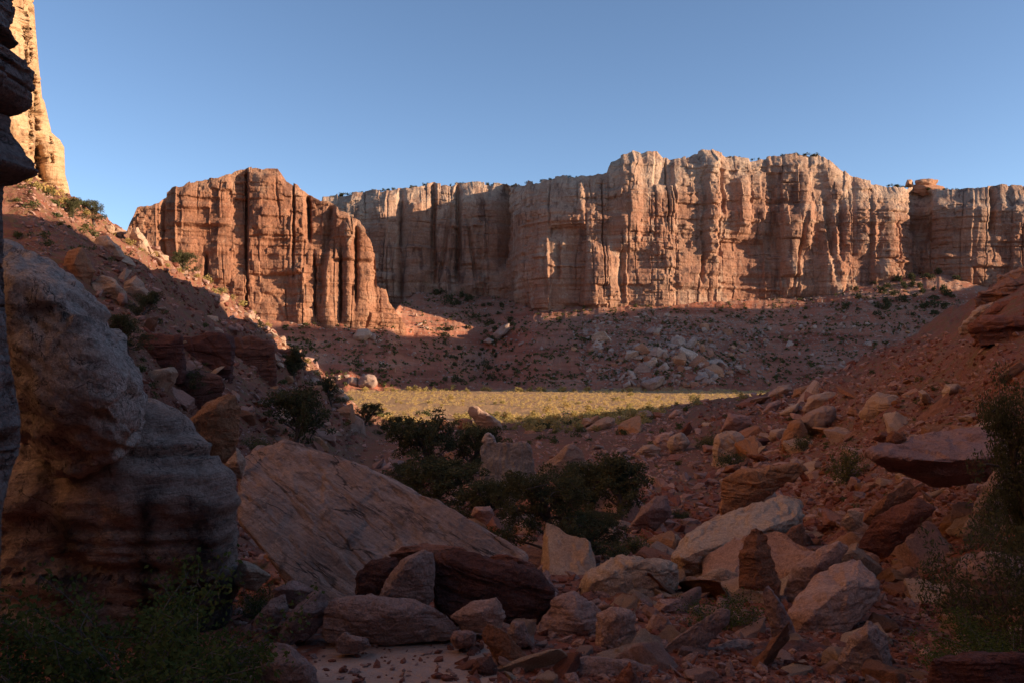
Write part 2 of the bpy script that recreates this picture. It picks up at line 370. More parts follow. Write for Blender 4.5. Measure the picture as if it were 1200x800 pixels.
def terrain(x, y, want=False):
    x = np.asarray(x, float); y = np.asarray(y, float)
    r = np.hypot(x, y); th = np.arctan2(x, y)
    rf, rc, zc, fall = (np.interp(th, ROWS[0], ROWS[i]) for i in (1, 2, 3, 4))
    base = zw(r); zf = zw(rf)
    s = np.clip((r-rf)/(rc-rf), 0, 1)
    hill = np.where(r < rc, zf+(zc-zf)*s, zc-fall*(r-rc)-np.clip((r-350)*0.3, 0, 60)*(fall > .01))
    # beyond the crest only where it stands above the valley floor
    z = np.where(r <= rf, base, np.maximum(hill, base) if True else hill)
    slope_w = sstep(0.02, 0.2, s)*np.clip((hill-base)/4.0, 0, 1)
    # ledges of the left hillside
    left = sstep(-0.02, -0.12, th)
    lw = 5.0+1.2*perlin(x*.02, y*.02, 3.3)
    ph = (z+2.0*fbm(x*.03, y*.03, 1.1, 3))/lw
    saw = (ph-np.floor(ph))
    saw = sstep(0.55, 0.95, saw)-saw
    tw = slope_w*np.where(r < rc*0.97, 1, 0)*left*sstep(-0.35, 0.2, perlin(x*.015+5, y*.015, 7.7))
    z = z+saw*lw*0.85*tw
    right = sstep(0.25, 0.4, th)
    z = z+(saw*lw*0.25)*slope_w*right*(r < rc*0.985)
    # far talus
    rt, rb, zb = (np.interp(th, TAL[0], TAL[i]) for i in (1, 2, 3))
    rt = rt+13*perlin(th*15, 0*th, 3.3)+5*perlin(th*50, 0*th, 6.3)
    q = np.clip((r-rt)/(rb-rt), 0, 1)
    gul = ridged(th*8.0+0.5*perlin(x*.012, y*.012, 2.2), r*.006, 5.5, 3)
    ft = zw(r)+(zb-zw(r))*(0.65*q+0.35*q**1.8)
    ft = ft+(gul*2.0+3.6*fbm(x*.022, y*.012, 8.8, 4))*np.sin(np.pi*np.clip(q, 0, 1))
    uu = 600+F*np.tan(np.clip(th, -1, 1))
    ft = ft+np.sin(np.pi*q)*(-8*np.exp(-((uu-566)/22)**2)+5*np.exp(-((uu-640)/35)**2)+4*np.exp(-((uu-455)/40)**2)-5*np.exp(-((uu-1085)/30)**2))
    ft = ft+9*np.exp(-((uu-775)/60)**2-((r-478)/32)**2)
    # bands of harder rock across the talus
    pb = (ft+2*perlin(x*.01, y*.01, 9))/9.0; sb = pb-np.floor(pb)
    ft = ft+(sstep(.7, .95, sb)-sb)*4.2*np.sin(np.pi*q)*sstep(-.2, .3, perlin(x*.012, y*.012, 4))
    far = (r > rt)
    z = np.where(far & (np.abs(th) < 0.85), np.maximum(z, ft), z)
    # roughness growing with distance from the eye
    amp = np.clip(r*0.006, 0.05, 0.9)*(0.25+np.maximum(slope_w, np.where(far, 0.9, 0)))
    z = z+amp*fbm(x*.22, y*.22, 0.7, 4)*0.9+np.clip(amp, 0, .5)*0.35*fbm(x*1.3, y*1.3, 2.7, 3)+slope_w*1.1*fbm(x*.045, y*.045, 6.1, 3)
    if want:
        return z, r, th, s, slope_w, q, np.where(far, 1, 0)
    return z

def tz(x, y): return float(terrain(np.array([x]), np.array([y]))[0])

_RT = {}
def _ray_table():
    px = np.arange(-120, 1720, 3.0); d = np.exp(np.linspace(math.log(4.0), math.log(900.0), 1000))
    PX, DD = np.meshgrid(px, d, indexing='ij')
    Z = terrain((PX-600)/F*DD, DD)
    _RT['px'] = px; _RT['d'] = d; _RT['py'] = HY-F*Z/DD
_ray_table()
def ray_D(px, py, dmin=4.0, dmax=900.0):
    """distance at which the line of sight through a photo pixel meets the ground"""
    i = int(np.clip(round((px+120)/3.0), 0, len(_RT['px'])-1)); d = _RT['d']
    k0 = int(np.searchsorted(d, dmin)); col = _RT['py'][i, k0:]
    hit = np.argmax(col <= py)
    if not col[hit] <= py: return None
    k = k0+hit
    if hit == 0: return float(d[k])
    a, b = col[hit-1], col[hit]
    return float(d[k-1]+(d[k]-d[k-1])*np.clip((a-py)/(a-b+1e-9), 0, 1))

def build_ground():
    a_in = np.linspace(-0.64, 0.64, 980)
    a_l = -0.64-(np.linspace(0, 1, 90)[1:]**1.2)*(math.pi-0.64)
    a_r = 0.64+(np.linspace(0, 1, 90)[1:]**1.2)*(math.pi-0.64)
    th = np.concatenate([a_l[::-1][1:], a_in, a_r])
    rr = np.concatenate([[0.0], np.exp(np.linspace(math.log(1.0), math.log(720), 620)), np.exp(np.linspace(math.log(760), math.log(6000), 24))])
    T, RR = np.meshgrid(th, rr)
    X = RR*np.sin(T); Y = RR*np.cos(T)
    Z, r, t, s, sw, q, far = terrain(X.ravel(), Y.ravel(), True)
    x = X.ravel(); y = Y.ravel()
    cx = np.interp(y, [5, 7, 9, 12, 16, 30], [-0.9, -0.95, -1.0, -1.6, -1.0, 1.0])
    sand = sstep(1.5, 0.5, np.abs(x-cx))*sstep(14, 9, r)
    sand = np.maximum(sand, 0.30*sstep(3.0, 1.0, np.abs(x-np.interp(y, [10, 20, 40, 70], [0, 2.2, 5.0, 8])))*sstep(9, 14, r)*sstep(90, 60, r))
    mead = sstep(215, 262, r)*(1-far)*sstep(470, 440, r)*sstep(0.75, 0.3, sw)
    scree = np.clip(far*sstep(0.0, 1.0, q)*0.85+0.15*far, 0, 1)
    uu = 600+F*np.tan(np.clip(t, -1, 1))
    scree = np.where(far > 0, scree*np.interp(uu, [330, 430, 480, 560, 620, 720, 1200], [.25, .35, .8, .8, .5, .95, 1]), 0.12*sw)
    turf = (1-far)*sstep(18, 60, r)*0.7+far*0.55
    me = mesh_from('ground', np.stack([x, y, Z], -1), grid_faces(len(rr), len(th), False), True,
                   {'sand': sand, 'meadow': mead, 'scree': scree, 'turf': turf, 'far': far})
    o = link('ground', me, M['ground'])
    tag(o, 'red soil ground of the canyon rising into slopes and talus', 'ground', kind='structure')
build_ground()

# ------------------------------------------------------------------ cliffs
def cliff(name, top, base, extra=0.0, n_u=1200, n_v=240, seed=0, mat='wall', label='', step=1.0, col_amp=1.0, lean=0.10, dome=0.0, feats=(), back=120.0, slots=1.0, bury=14):
    """rock wall standing on the talus: top = [(px,py)], base = [(px,D,py)]"""
    u = np.linspace(top[0][0], top[-1][0], n_u)
    yt = np.interp(u, *zip(*top))
    D = np.interp(u, [b[0] for b in base], [b[1] for b in base])
    yb = np.interp(u, [b[0] for b in base], [b[2] for b in base])
    # soften the plan line
    k = np.hanning(max(5, n_u//60)); k /= k.sum()
    D = np.convolve(np.pad(D, len(k)//2, mode='edge'), k, 'same')[len(k)//2:-(len(k)//2) or None][:n_u]
    zb = (HY-yb)/F*D-bury
    v = np.linspace(0, 1, n_v)
    U, Vv = np.meshgrid(u, v)
    T = (U-600)/F
    Dg = np.broadcast_to(D, U.shape); Hh = (HY-yt)/F*D-zb
    Dtop = D+lean*Hh
    zt = (HY-yt)/F*Dtop
    Zg = zb+(zt-zb)*Vv
    Xg = T*Dg
    S = np.broadcast_to(np.cumsum(np.hypot(np.gradient((u-600)/F*D), np.gradient(D))), U.shape)+seed*137.0
    hgt = Zg-zb
    depth = lean*hgt
    # stepped profile: slightly benched cliff bands
    band = hgt/38.0+0.5*perlin(S*.008, 0, seed+.5)
    fr = band-np.floor(band)
    depth = depth+lean*38*1.1*(sstep(.82, 1.0, fr)-fr)*step
    # columns, blocks, slots
    wx = S+6*perlin(S*.03, Zg*.03, seed+3.1)
    d = 4.5*col_amp*ridged(wx/58.0, Zg/190.0, seed+1.7, 2)
    d = d+1.6*col_amp*(1-np.abs(2*perlin(wx/23.0, Zg/110.0, seed+8.2)))
    jx = S+2.5*perlin(S*.03, Zg*.012, seed+3.1)+.8*perlin(S*.15, Zg*.08, seed+7.1); jz = Zg+1.8*perlin(S*.02, Zg*.02, seed+9.1)+.5*perlin(S*.2, Zg*.2, seed+2.1)
    cv, ce = bricks(jx/48.0, jz/85.0, seed+1)
    d = d+(cv-0.5)*5.5*sstep(0.0, 0.02, ce)
    cv2, ce2 = bricks(jx/19.0, jz/17.0, seed+2)
    d = d+(cv2-0.5)*2.5*sstep(0.0, 0.04, ce2)*(.4+.6*sstep(-.2, .2, perlin(S/45.0, Zg/30.0, seed+12.0)))
    cv3, ce3 = bricks(jx/7.5, jz/5.0, seed+3)
    d = d+(cv3-0.5)*1.6*sstep(-.15, .2, perlin(S/30.0, Zg/22.0, seed+14.0))
    cvv, cee = cells(jx/26.0, jz/34.0, seed+8)
    d = d+(cvv-.5)*1.6*sstep(0, .05, cee)
    sl = np.abs(perlin(jx/44.0, Zg/900.0, seed+21.0))
    d = d-10.0*slots*sstep(0.022, 0.0, sl)*sstep(.1, .35, Vv)*sstep(-.15, .2, perlin(S/90.0, Zg/90.0, seed+4.0))
    sl2 = np.abs(perlin(jx/17.0, Zg/400.0, seed+31.0))
    d = d-3.5*slots*sstep(0.035, 0.0, sl2)*sstep(-.1, .25, perlin(S/50.0, Zg/40.0, seed+6.0))
    d = d+1.9*np.clip(fbm(S/140.0, Zg/7.5, seed+.3, 3), -.5, .5)+1.4*(bricks(S/400.0, Zg/16.0+.03*fbm(S/40., 0*S, 4., 2), seed+40)[0]-.5)+.8*fbm(S/8.0, Zg/9.0, seed+5.3, 4)
    for (fu, amp, w, y0, y1) in feats:      # named buttresses (+) and clefts (-)
        py = HY-F*Zg/Dg
        tt = np.abs((U-fu+1.6*perlin(Zg*.04, fu, 2)+.9*perlin(Zg*.3, fu, 5))/w)
        d = d+amp*np.exp(-tt**(3.0 if amp > 0 else 2.5)*(1.0 if amp > 0 else 2.2))*sstep(y0-10, y0+10, py)*sstep(y1+10, y1-10, py)
    topw = sstep(0.0, 0.06, 1-Vv)
    d = d*(0.25+0.75*topw)
    if dome:
        depth = depth+dome*np.clip((Vv-.72)/.28, 0, 1)**2.2*(1+0.5*ridged(S/40., 0, seed+2.2, 1))
    nx = -np.gradient(D)/np.hypot(np.gradient((u-600)/F*D), np.gradient(D)+1e-9)
    nx = np.clip(-nx, -.75, .75)
    ny = -np.sqrt(1-nx**2)
    Yg = Dg+depth+ny*d
    # keep the top edge on its line of sight whatever the depth
    Xg = T*(Dg+depth)+nx*d
    Zg = Zg*(1+(Yg-Dtop)/Dtop*sstep(.8, 1, Vv))
    ragged = np.clip(cells(S[-1]/11.0, S[-1]*0+.5, seed+9)[0]-.45, -.3, .5)*3.4+1.3*fbm(S[-1]/7.0, 0*S[-1], seed+.9, 3)
    Zg = Zg+ragged[None, :]*sstep(.86, 1, Vv)
    # the mesa top behind the rim
    extra_rows = []
    for kk, (b, rise) in enumerate(((6, .1), (18, -.3), (45, -2.0), (back, -6.0))):
        extra_rows.append(np.stack([Xg[-1]*(1+b/Yg[-1]), Yg[-1]+b, Zg[-1]+rise+0.6*fbm(S[-1]/9.0, b*.1, seed, 2)], -1))
    extra_rows.append(np.stack([Xg[-1]*(1+back*1.1/Yg[-1]), Yg[-1]+back*1.1, zb-30], -1))
    V = np.concatenate([np.stack([Xg, Yg, Zg], -1), np.stack(extra_rows)], 0)
    hv = np.concatenate([Vv, np.ones((len(extra_rows), n_u))], 0)
    me = mesh_from(name, V.reshape(-1, 3), grid_faces(V.shape[0], n_u), True, {'hv': hv})
    o = link(name, me, M[mat])
    tag(o, label, 'cliff', kind='structure')
    return V

wall_top = [(372, 236), (400, 229), (440, 224), (470, 221), (500, 217), (530, 217), (560, 215), (600, 219), (640, 211), (680, 206), (711, 201), (716, 189), (726, 184), (742, 181), (770, 180), (777, 189), (798, 187),
    (820, 176), (833, 178), (850, 184), (880, 187), (905, 184), (930, 181), (960, 182), (972, 188), (985, 200), (1000, 210), (1022, 215), (1045, 218), (1075, 221), (1120, 223), (1160, 222), (1172, 218), (1250, 217), (1340, 225)]
wall_base = [(372, 650, 350), (470, 645, 345), (500, 652, 342), (540, 655, 345), (575, 660, 347), (600, 645, 350), (615, 612, 356), (640, 585, 362), (690, 575, 358), (760, 580, 355), (800, 582, 354), (880, 600, 351), (950, 602, 349),
    (985, 600, 341), (1040, 604, 329), (1075, 620, 322), (1100, 610, 320), (1150, 598, 335), (1200, 596, 345), (1340, 592, 340)]
wall_feats = [(448, 7, 12, 180, 400), (488, 12, 15, 235, 400), (470, -12, 5, 210, 350), (508, -14, 4, 190, 330), (520, 9, 11, 200, 400), (553, 12, 13, 190, 400), (537, -14, 4, 190, 330), (588, -26, 7, 200, 310), (574, 5, 8, 190, 340),
    (615, 9, 13, 205, 350), (645, 16, 20, 275, 400), (655, -7, 4, 285, 330), (735, 12, 14, 170, 290), (702, 8, 14, 290, 380), (727, -8, 5, 300, 350), (770, 4, 20, 180, 400), (830, 16, 10, 160, 300), (822, -7, 3, 200, 330),
    (868, 11, 8, 205, 270), (845, -6, 4, 190, 250), (925, 9, 10, 250, 400), (942, 9, 9, 200, 290), (905, -5, 5, 200, 300), (973, 8, 14, 275, 360), (1010, 10, 12, 205, 300), (985, -6, 5, 230, 300), (1045, 6, 12, 215, 330), (1080, -22, 13, 210, 285), (1110, 6, 14, 250, 330), (1163, -14, 5, 215, 270), (1140, 8, 14, 240, 330)]
cliff('canyon_wall', wall_top, wall_base, n_u=1500, n_v=290, seed=1, mat='wall', dome=10.0, col_amp=.18, feats=[(a_, b_*(.5 if b_ > 0 else .6), c_, d_, e_) for a_, b_, c_, d_, e_ in wall_feats], lean=.09,
      slots=.45, label='long red and tan sandstone canyon wall with fluted pillars across the valley')
butte_top = [(120, 310), (140, 285), (149, 268), (153, 258), (161, 241), (186, 237), (190, 232), (201, 225), (214, 221), (232, 213), (250, 211), (268, 206), (281, 199), (300, 197), (325, 195), (330, 203), (336, 213), (348, 219), (362, 231), (374, 237),
    (384, 238), (400, 246), (408, 249), (413, 258), (420, 262), (424, 275), (432, 285), (437, 296), (440, 300), (442, 338), (452, 342), (455, 356), (463, 368), (472, 385)]
butte_base = [(120, 462, 350), (150, 465, 350), (250, 475, 365), (330, 486, 377), (375, 490, 373), (400, 492, 372), (420, 494, 371), (440, 505, 368), (455, 514, 366), (472, 535, 372)]
butte_feats = [(214, 8, 14, 190, 400), (190, -6, 5, 220, 330), (241, -9, 4, 300, 370), (262, 5, 12, 190, 330), (289, -9, 3, 190, 360), (310, 7, 12, 180, 280), (330, 5, 9, 190, 330), (362, -10, 4, 225, 280), (352, 8, 9, 310, 400), (369, -8, 3, 300, 370),
    (385, 8, 8, 290, 400), (399, -10, 3, 295, 375), (408, 8, 5, 260, 375), (417, -9, 3, 268, 350), (428, 9, 8, 285, 375), (446, 7, 8, 335, 380)]
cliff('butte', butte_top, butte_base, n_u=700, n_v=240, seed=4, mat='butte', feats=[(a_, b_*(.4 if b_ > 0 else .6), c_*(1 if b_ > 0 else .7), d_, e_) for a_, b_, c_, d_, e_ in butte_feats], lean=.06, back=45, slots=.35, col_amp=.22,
      label='orange sandstone butte with vertical cracks standing in front of the canyon wall')

def build_tower():
    n_a, n_v = 520, 330
    ys = np.linspace(238, -190, n_v); D0 = 168.0
    xr = np.interp(ys, [-190, -60, 0, 60, 112, 122, 132, 168, 185, 222, 238], [34, 41, 45, 50, 60, 70, 75, 76, 80, 86, 88])
    zz = (HY-ys)/F*D0
    cx, cy = -128.0, 186.0
    rx = ((xr-600)/F*D0)-cx
    A = np.linspace(-math.pi, math.pi, n_a, endpoint=False)
    AA, ZZ = np.meshgrid(A, zz)
    RX = np.broadcast_to(rx[:, None], AA.shape)
    ca, sa = np.cos(AA), np.sin(AA)
    ex = 0.75
    ux = np.sign(ca)*np.abs(ca)**ex; uy = np.sign(sa)*np.abs(sa)**ex
    arc = AA*36
    d = 3.2*ridged(np.cos(AA)*2.2, np.sin(AA)*2.2, ZZ/120.0, 2)+0.0
    cv, ce = cells(arc/7.0, ZZ/17.0, 3); d = d+(cv-.5)*2.4*sstep(0, .06, ce)+(bricks(arc/5.0, ZZ/9.0, 11)[0]-.5)*1.5+(bricks(arc/2.0, ZZ/3.0, 12)[0]-.5)*.7
    d = d-3.0*sstep(.04, 0, np.abs(perlin(arc/13.0, ZZ/140.0, 4.4)))
    d = d+.5*fbm(arc/5.0, ZZ/1.6, 1.0, 3)+.7*fbm(arc/3.0, ZZ/5.0, 3.0, 4)
    # cleft facing the valley
    px_ang = -0.30
    d = d-5.0*np.exp(-((AA-px_ang)/.035)**2)*sstep(56, 46, ZZ)*sstep(30, 34, ZZ)
    d = d-1.5*np.exp(-((AA+.85)/.02)**2)
    keep = np.exp(-((AA-0.3)/.25)**2)
    d = d*(1-.4*keep)
    X = cx+RX*ux+d*ca; Y = cy+26*uy+d*sa
    for _ in range(3): X = X+((((xr-600)/F)[:, None])-(X/Y).max(1, keepdims=True))*165.0
    pxs = 600+F*X/Y; front = sstep(-2.5, -2.3, AA)*sstep(.55, .4, AA)
    for (y_, c_, w_, am, y0, y1) in (((60, 110, 160, 205), (40, 44, 46, 52), 3.2, 6.0, 125, 208), ((0, 60, 150, 205), (36, 41, 45, 49), 1.0, 3.0, -60, 210), ((60, 130, 205), (52, 60, 66), 1.1, 2.2, 110, 215), ((0, 60, 120), (30, 33, 36), 1.2, 2.5, -100, 150)):
        cpx = np.interp(ys, y_, c_)[:, None]+1.0*perlin(ZZ*.3, ZZ*0+c_[0], 1.0)
        k = am*np.exp(-((pxs-cpx)/w_)**2)*(sstep(y0, y0+25, ys)*sstep(y1+6, y1-6, ys))[:, None]*front
        Y = Y+k*.8; X = X-k*.6
    V = np.stack([X, Y, np.broadcast_to(ZZ, X.shape)], -1)
    cap = np.stack([cx+(V[-1, :, 0]-cx)*.05, cy+(V[-1, :, 1]-cy)*.05, V[-1, :, 2]+2], -1)[None]
    V = np.concatenate([V, cap], 0)
    hv = np.concatenate([np.linspace(0, 1, n_v), [1]])[:, None]+np.zeros((1, n_a))
    me = mesh_from('rock_tower', V.reshape(-1, 3), grid_faces(n_v+1, n_a, True), True, {'hv': hv})
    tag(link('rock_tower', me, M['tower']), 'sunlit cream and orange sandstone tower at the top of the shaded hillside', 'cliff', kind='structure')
build_tower()

def build_east_wall():
    """the canyon side that keeps the sun off the near valley (out of frame beyond the slope)"""
    ky = [-260, -100, 12, 68, 98, 114, 134, 154, 174, 185, 196, 206, 220, 245]
    kh = [66, 62, 54, 48.5, 46, 43, 37.5, 28.5, 13.5, 8, 2, -3, -10, -24]
    n_y, n_v = 520, 70
    y = np.linspace(-260, 245, n_y); H = np.interp(y, ky, kh)+1.1*fbm(y*.12, 0*y, 3.0, 3)
    V = []
    for k, vv in enumerate(np.linspace(0, 1, n_v)):
        z = -25+(H+25)*vv
        x = 130-6*(1-vv)+2.2*fbm(y*.05, z*.02, 1.0, 4)*np.sin(math.pi*min(1, vv*1.02))
        V.append(np.stack([x, y, z], -1))
    V.append(np.stack([y*0+230, y, H+1], -1)); V.append(np.stack([y*0+260, y, y*0-30], -1))
    V = np.stack(V)
    hv = np.concatenate([np.linspace(0, 1, n_v), [1, 1]])[:, None]+np.zeros((1, n_y))
    me = mesh_from('canyon_side', V.reshape(-1, 3), grid_faces(n_v+2, n_y), True, {'hv': hv})
    tag(link('canyon_side', me, M['wall']), 'sandstone side wall that shades the near part of the canyon', 'cliff', kind='structure')
build_east_wall()

def plain_wall(name, label, ys, hs, x0, x1, zb, facing, mat, n_y=400, n_v=60):
    y = np.linspace(ys[0], ys[-1], n_y); H = np.interp(y, ys, hs)+2.0*fbm(y*.04, 0*y, 5.0, 4)
    V = []
    for vv in np.linspace(0, 1, n_v):
        z = zb+(H-zb)*vv
        cv, ce = cells(y/26.0, z/40.0, 7)
        x = x0+facing*((cv-.5)*5+3.0*fbm(y*.03, z*.02, 1.0, 4)-7*vv)*math.sin(math.pi*min(1, .08+vv*.92))
        V.append(np.stack([x, y, z], -1))
    V.append(np.stack([y*0+x1, y, H+1], -1)); V.append(np.stack([y*0+x1, y, y*0+zb], -1))
    V = np.stack(V)
    hv = np.concatenate([np.linspace(0, 1, n_v), [1, 1]])[:, None]+np.zeros((1, n_y))
    f = grid_faces(n_v+2, n_y)
    me = mesh_from(name, V.reshape(-1, 3), f if facing < 0 else f[:, ::-1], True, {'hv': hv})
    tag(link(name, me, M[mat]), label, 'cliff', kind='structure')
plain_wall('sun_block_mesa', 'unseen mesa added to shade the far talus and foot of the canyon wall', [322, 329, 334, 340, 352, 364, 380, 415, 470, 492, 507, 520, 537, 600, 800], [-15, 60, 130, 148, 154, 150, 143, 135, 124, 120, 112, 100, 88, 80, 80], 500, 640, -25, -1, 'wall')  # added out of frame; heights shaped to keep sun off the talus
plain_wall('bounce_wall', 'unseen sunlit wall added past the tower to bounce warm light into the canyon', [-360, -120, 0, 100, 150], [170, 185, 190, 180, 150], -106, -190, 15, 1, 'tower')  # added out of frame as a reflector, warming the shaded foreground

# ------------------------------------------------------------------ rocks
_ico = {}
def ico(level):
    if level not in _ico:
        bm = bmesh.new(); bmesh.ops.create_icosphere(bm, subdivisions=level, radius=1.0)
        V = np.array([v.co for v in bm.verts]); Fc = np.array([[v.index for v in f.verts] for f in bm.faces]); bm.free()
        _ico[level] = (V/np.linalg.norm(V, axis=1)[:, None], Fc)
    return _ico[level]

def hull_planes(pts):
    bm = bmesh.new()
    for p in pts: bm.verts.new(p)
    bmesh.ops.convex_hull(bm, input=bm.verts[:])
    bmesh.ops.recalc_face_normals(bm, faces=bm.faces[:])
    n, h = [], []
    for f in bm.faces:
        nn = np.array(f.normal); hh = float(nn @ np.array(f.verts[0].co))
        if hh < 0: nn, hh = -nn, -hh
        if hh < 1e-3: continue
        if any(nn @ a > .992 and abs(hh-b) < .06 for a, b in zip(n, h)): continue
        n.append(nn); h.append(hh)
    bm.free()
    return np.array(n), np.array(h)

def normals_of(V, Fc):
    fn = np.cross(V[Fc[:, 1]]-V[Fc[:, 0]], V[Fc[:, 2]]-V[Fc[:, 0]])
    N = np.zeros_like(V)
    for i in range(3): np.add.at(N, Fc[:, i], fn)
    return N/(np.linalg.norm(N, axis=1)[:, None]+1e-12)

def rock_mesh(name, pts, level=5, p=70, rough=1.0, bed=(0, 0, 1), bedamp=1.0, bedfreq=1.0, seed=0, carve=None):
    """a broken, slightly rounded block around the points given; returns the mesh about its centre, and the centre"""
    pts = np.asarray(pts, float)
    c = (pts.max(0)+pts.min(0))*.5*.4+pts.mean(0)*.6
    q = pts-c
    w, E = np.linalg.eigh(q.T @ q)
    q2 = q @ E
    ext = np.abs(q2).max(0)+1e-6
    qn = q2/ext
    n, h = hull_planes(qn)
    rg = np.random.default_rng(900+int(seed))
    d, Fc = ico(level)
    if p > 20:      # broken corners and spalled faces
        k = rg.normal(size=(9, 3)); k /= np.linalg.norm(k, axis=1)[:, None]
        sup = (qn @ k.T).max(0)
        n = np.concatenate([n, k]); h = np.concatenate([h, sup*rg.uniform(.88, .99, 9)])
    dots = np.maximum(d @ n.T, 0)/h
    r = (dots**p).sum(1)**(-1.0/p)
    V = (d*r[:, None]*ext) @ E.T
    if np.linalg.det(E) < 0: Fc = Fc[:, ::-1]
    size = float(np.cbrt(np.prod(ext))); mx = float(ext.max())
    N = normals_of(V, Fc)
    s = 1.0/size; o = seed*13.7
    disp = 0.045*size*fbm(V[:, 0]*s*.9+o, V[:, 1]*s*.9, V[:, 2]*s*.9+o, 3)
    disp += 0.014*size*ridged(V[:, 0]*s*2.2+o, V[:, 1]*s*2.2, V[:, 2]*s*2.2, 3)
    disp += 0.018*size*fbm(V[:, 0]*s*7+o, V[:, 1]*s*7, V[:, 2]*s*7, 3)
    # chipped facets
    m = perlin(V[:, 0]*s*1.6+o+5, V[:, 1]*s*1.6, V[:, 2]*s*1.6)
    disp -= 0.05*size*sstep(.14, .19, m)
    b = np.array(bed, float); b /= np.linalg.norm(b)
    hb = V @ b
    wob = .25*fbm(V[:, 0]*s+o, V[:, 1]*s, V[:, 2]*s+3, 2)
    lay = fbm(hb*s*3.2*bedfreq+wob, V[:, 0]*s*.25, V[:, 1]*s*.25+o, 3)
    disp += bedamp*.022*size*np.clip(lay, -.5, .6)
    disp += bedamp*-.03*size*sstep(.05, .0, np.abs(perlin(hb*s*1.7*bedfreq+wob*.7, V[:, 0]*s*.2, o)))
    a1 = np.cross(b, [.3, .8, .52]); a1 /= np.linalg.norm(a1); a2 = np.cross(b, a1)
    for sc2, am in ((1.15, .075), (.5, .035)):
        w1 = .12*perlin(V[:, 0]*s*2+o, V[:, 1]*s*2, V[:, 2]*s*2)
        for ax in (a1, a2):
            bv, be = bricks((V @ ax)*s/sc2+w1+o, hb*s/(sc2*.6)+w1, int(seed) % 50)
            disp += (bv-.5)*am*size*sstep(0, .05, be)*(.35 if p <= 20 else 1.0)
    if p <= 20: disp = disp*1.25+0.03*size*fbm(V[:, 0]*s*3.5+o, V[:, 1]*s*3.5, V[:, 2]*s*3.5, 3)
    if p > 20: disp = disp*.75
    V = V+N*(disp*rough)[:, None]
    if carve is not None: V = V+carve(V+c)
    me = mesh_from(name, V, Fc, True)
    if p > 20: me.set_sharp_from_angle(angle=R(24))
    return me, c

LAND = []      # landmarks for describing the small stones: (name, centre)
_hn = [0]
def hero(label, short, mat, D, outline, front=None, thick=None, bulge=.35, level=5, p=70, rough=1.0, bed=(0, 0, 1), bedamp=1.0, bedfreq=1.0, sink=.12, name='boulder', cat='boulder', group=None, back=.8, plane=None, carve=None):
    """a single rock: outline in the photo, real distance D (None: where its foot meets the ground), real thickness"""
    _hn[0] += 1
    pys = [o[1] for o in outline]; pxs = [o[0] for o in outline]
    if D is None:
        ib = int(np.argmax(pys)); D = ray_D(outline[ib][0], pys[ib]) or 100.0
    w = (max(pxs)-min(pxs))/F*D; h = (max(pys)-min(pys))/F*D
    T = thick if thick is not None else 0.75*min(w, h)+0.15*max(w, h)
    cpx, cpy = np.mean(pxs), np.mean(pys)
    pts = []
    rg = np.random.default_rng(_hn[0]*7+1)
    if plane:       # three points give the big flat face; the outline is laid onto it
        A, B, Cc = (P(q[0], q[1], D+q[2]) for q in plane); nn = np.cross(B-A, Cc-A)
        outline = [(o[0], o[1], float(nn @ A/(nn @ P(o[0], o[1], 1.0)))-D) for o in outline]
    for o in outline:
        off = o[2] if len(o) > 2 else 0.0
        pts.append(P(o[0], o[1], D+off))
        pts.append(P(cpx+(o[0]-cpx)*back, cpy+(o[1]-cpy)*back, D+T+off))
        if o[1] > cpy+(max(pys)-cpy)*.45:
            q = P(o[0], o[1], D+off); pts.append(q-np.array([0, 0, sink*h])); pts.append(P(o[0], o[1], D+off+T*.7)-np.array([0, 0, sink*h]))
    if bulge and not plane and len(outline[0]) == 2:
        if p > 20:
            for _ in range(3):
                a = rg.uniform(0, 6.28); k = rg.uniform(.1, .5)
                pts.append(P(cpx+k*(max(pxs)-min(pxs))*.5*math.cos(a), cpy+k*(max(pys)-min(pys))*.5*math.sin(a)-.1*(max(pys)-min(pys)), D-bulge*T*rg.uniform(.7, 1.2)))
        else:
            for o in outline: pts.append(P(cpx+(o[0]-cpx)*.68, cpy+(o[1]-cpy)*.68, D-bulge*T))
    for o in (front or ()):
        pts.append(P(o[0], o[1], D+o[2]))
    me, c = rock_mesh(name, pts, level, p, rough, bed, bedamp, bedfreq, seed=_hn[0], carve=carve)
    ob = link(name, me, M[mat], loc=c)
    tag(ob, label, cat, group)
    LAND.append((short, c, max(w, h)))
    return ob

# --- left, near
hero('big rounded grey boulder with dark pitted patches perched on the pale ledge boulder', 'big grey boulder', 'grey', 9.2,
     [(-30, 262), (12, 268), (35, 280), (60, 298), (88, 322), (112, 346), (137, 386), (157, 424), (170, 452), (173, 470), (165, 492), (142, 515), (110, 533), (72, 533), (44, 516), (22, 490), (-10, 450), (-40, 380)],
     thick=1.5, bulge=.55, level=6, p=14, rough=1.0, bedamp=.8, bed=(.5, .2, 1))
def undercut(W):
    px = 600+F*W[:, 0]/W[:, 1]; py = HY-F*W[:, 2]/W[:, 1]
    px = px+14*perlin(px*.02, py*.02, 3.3)
    k = sstep(596, 616, py+10*perlin(px*.03, 0*px, 1.2))*sstep(262, 225, px)*(W[:, 1] < 11.2)
    k2 = sstep(585, 600, py)*sstep(268, 240, px)
    fl = .05*fbm(py*.11, px*.006, 2.0, 3)*k2
    d = np.zeros_like(W); d[:, 1] = .1*k+fl
    return d
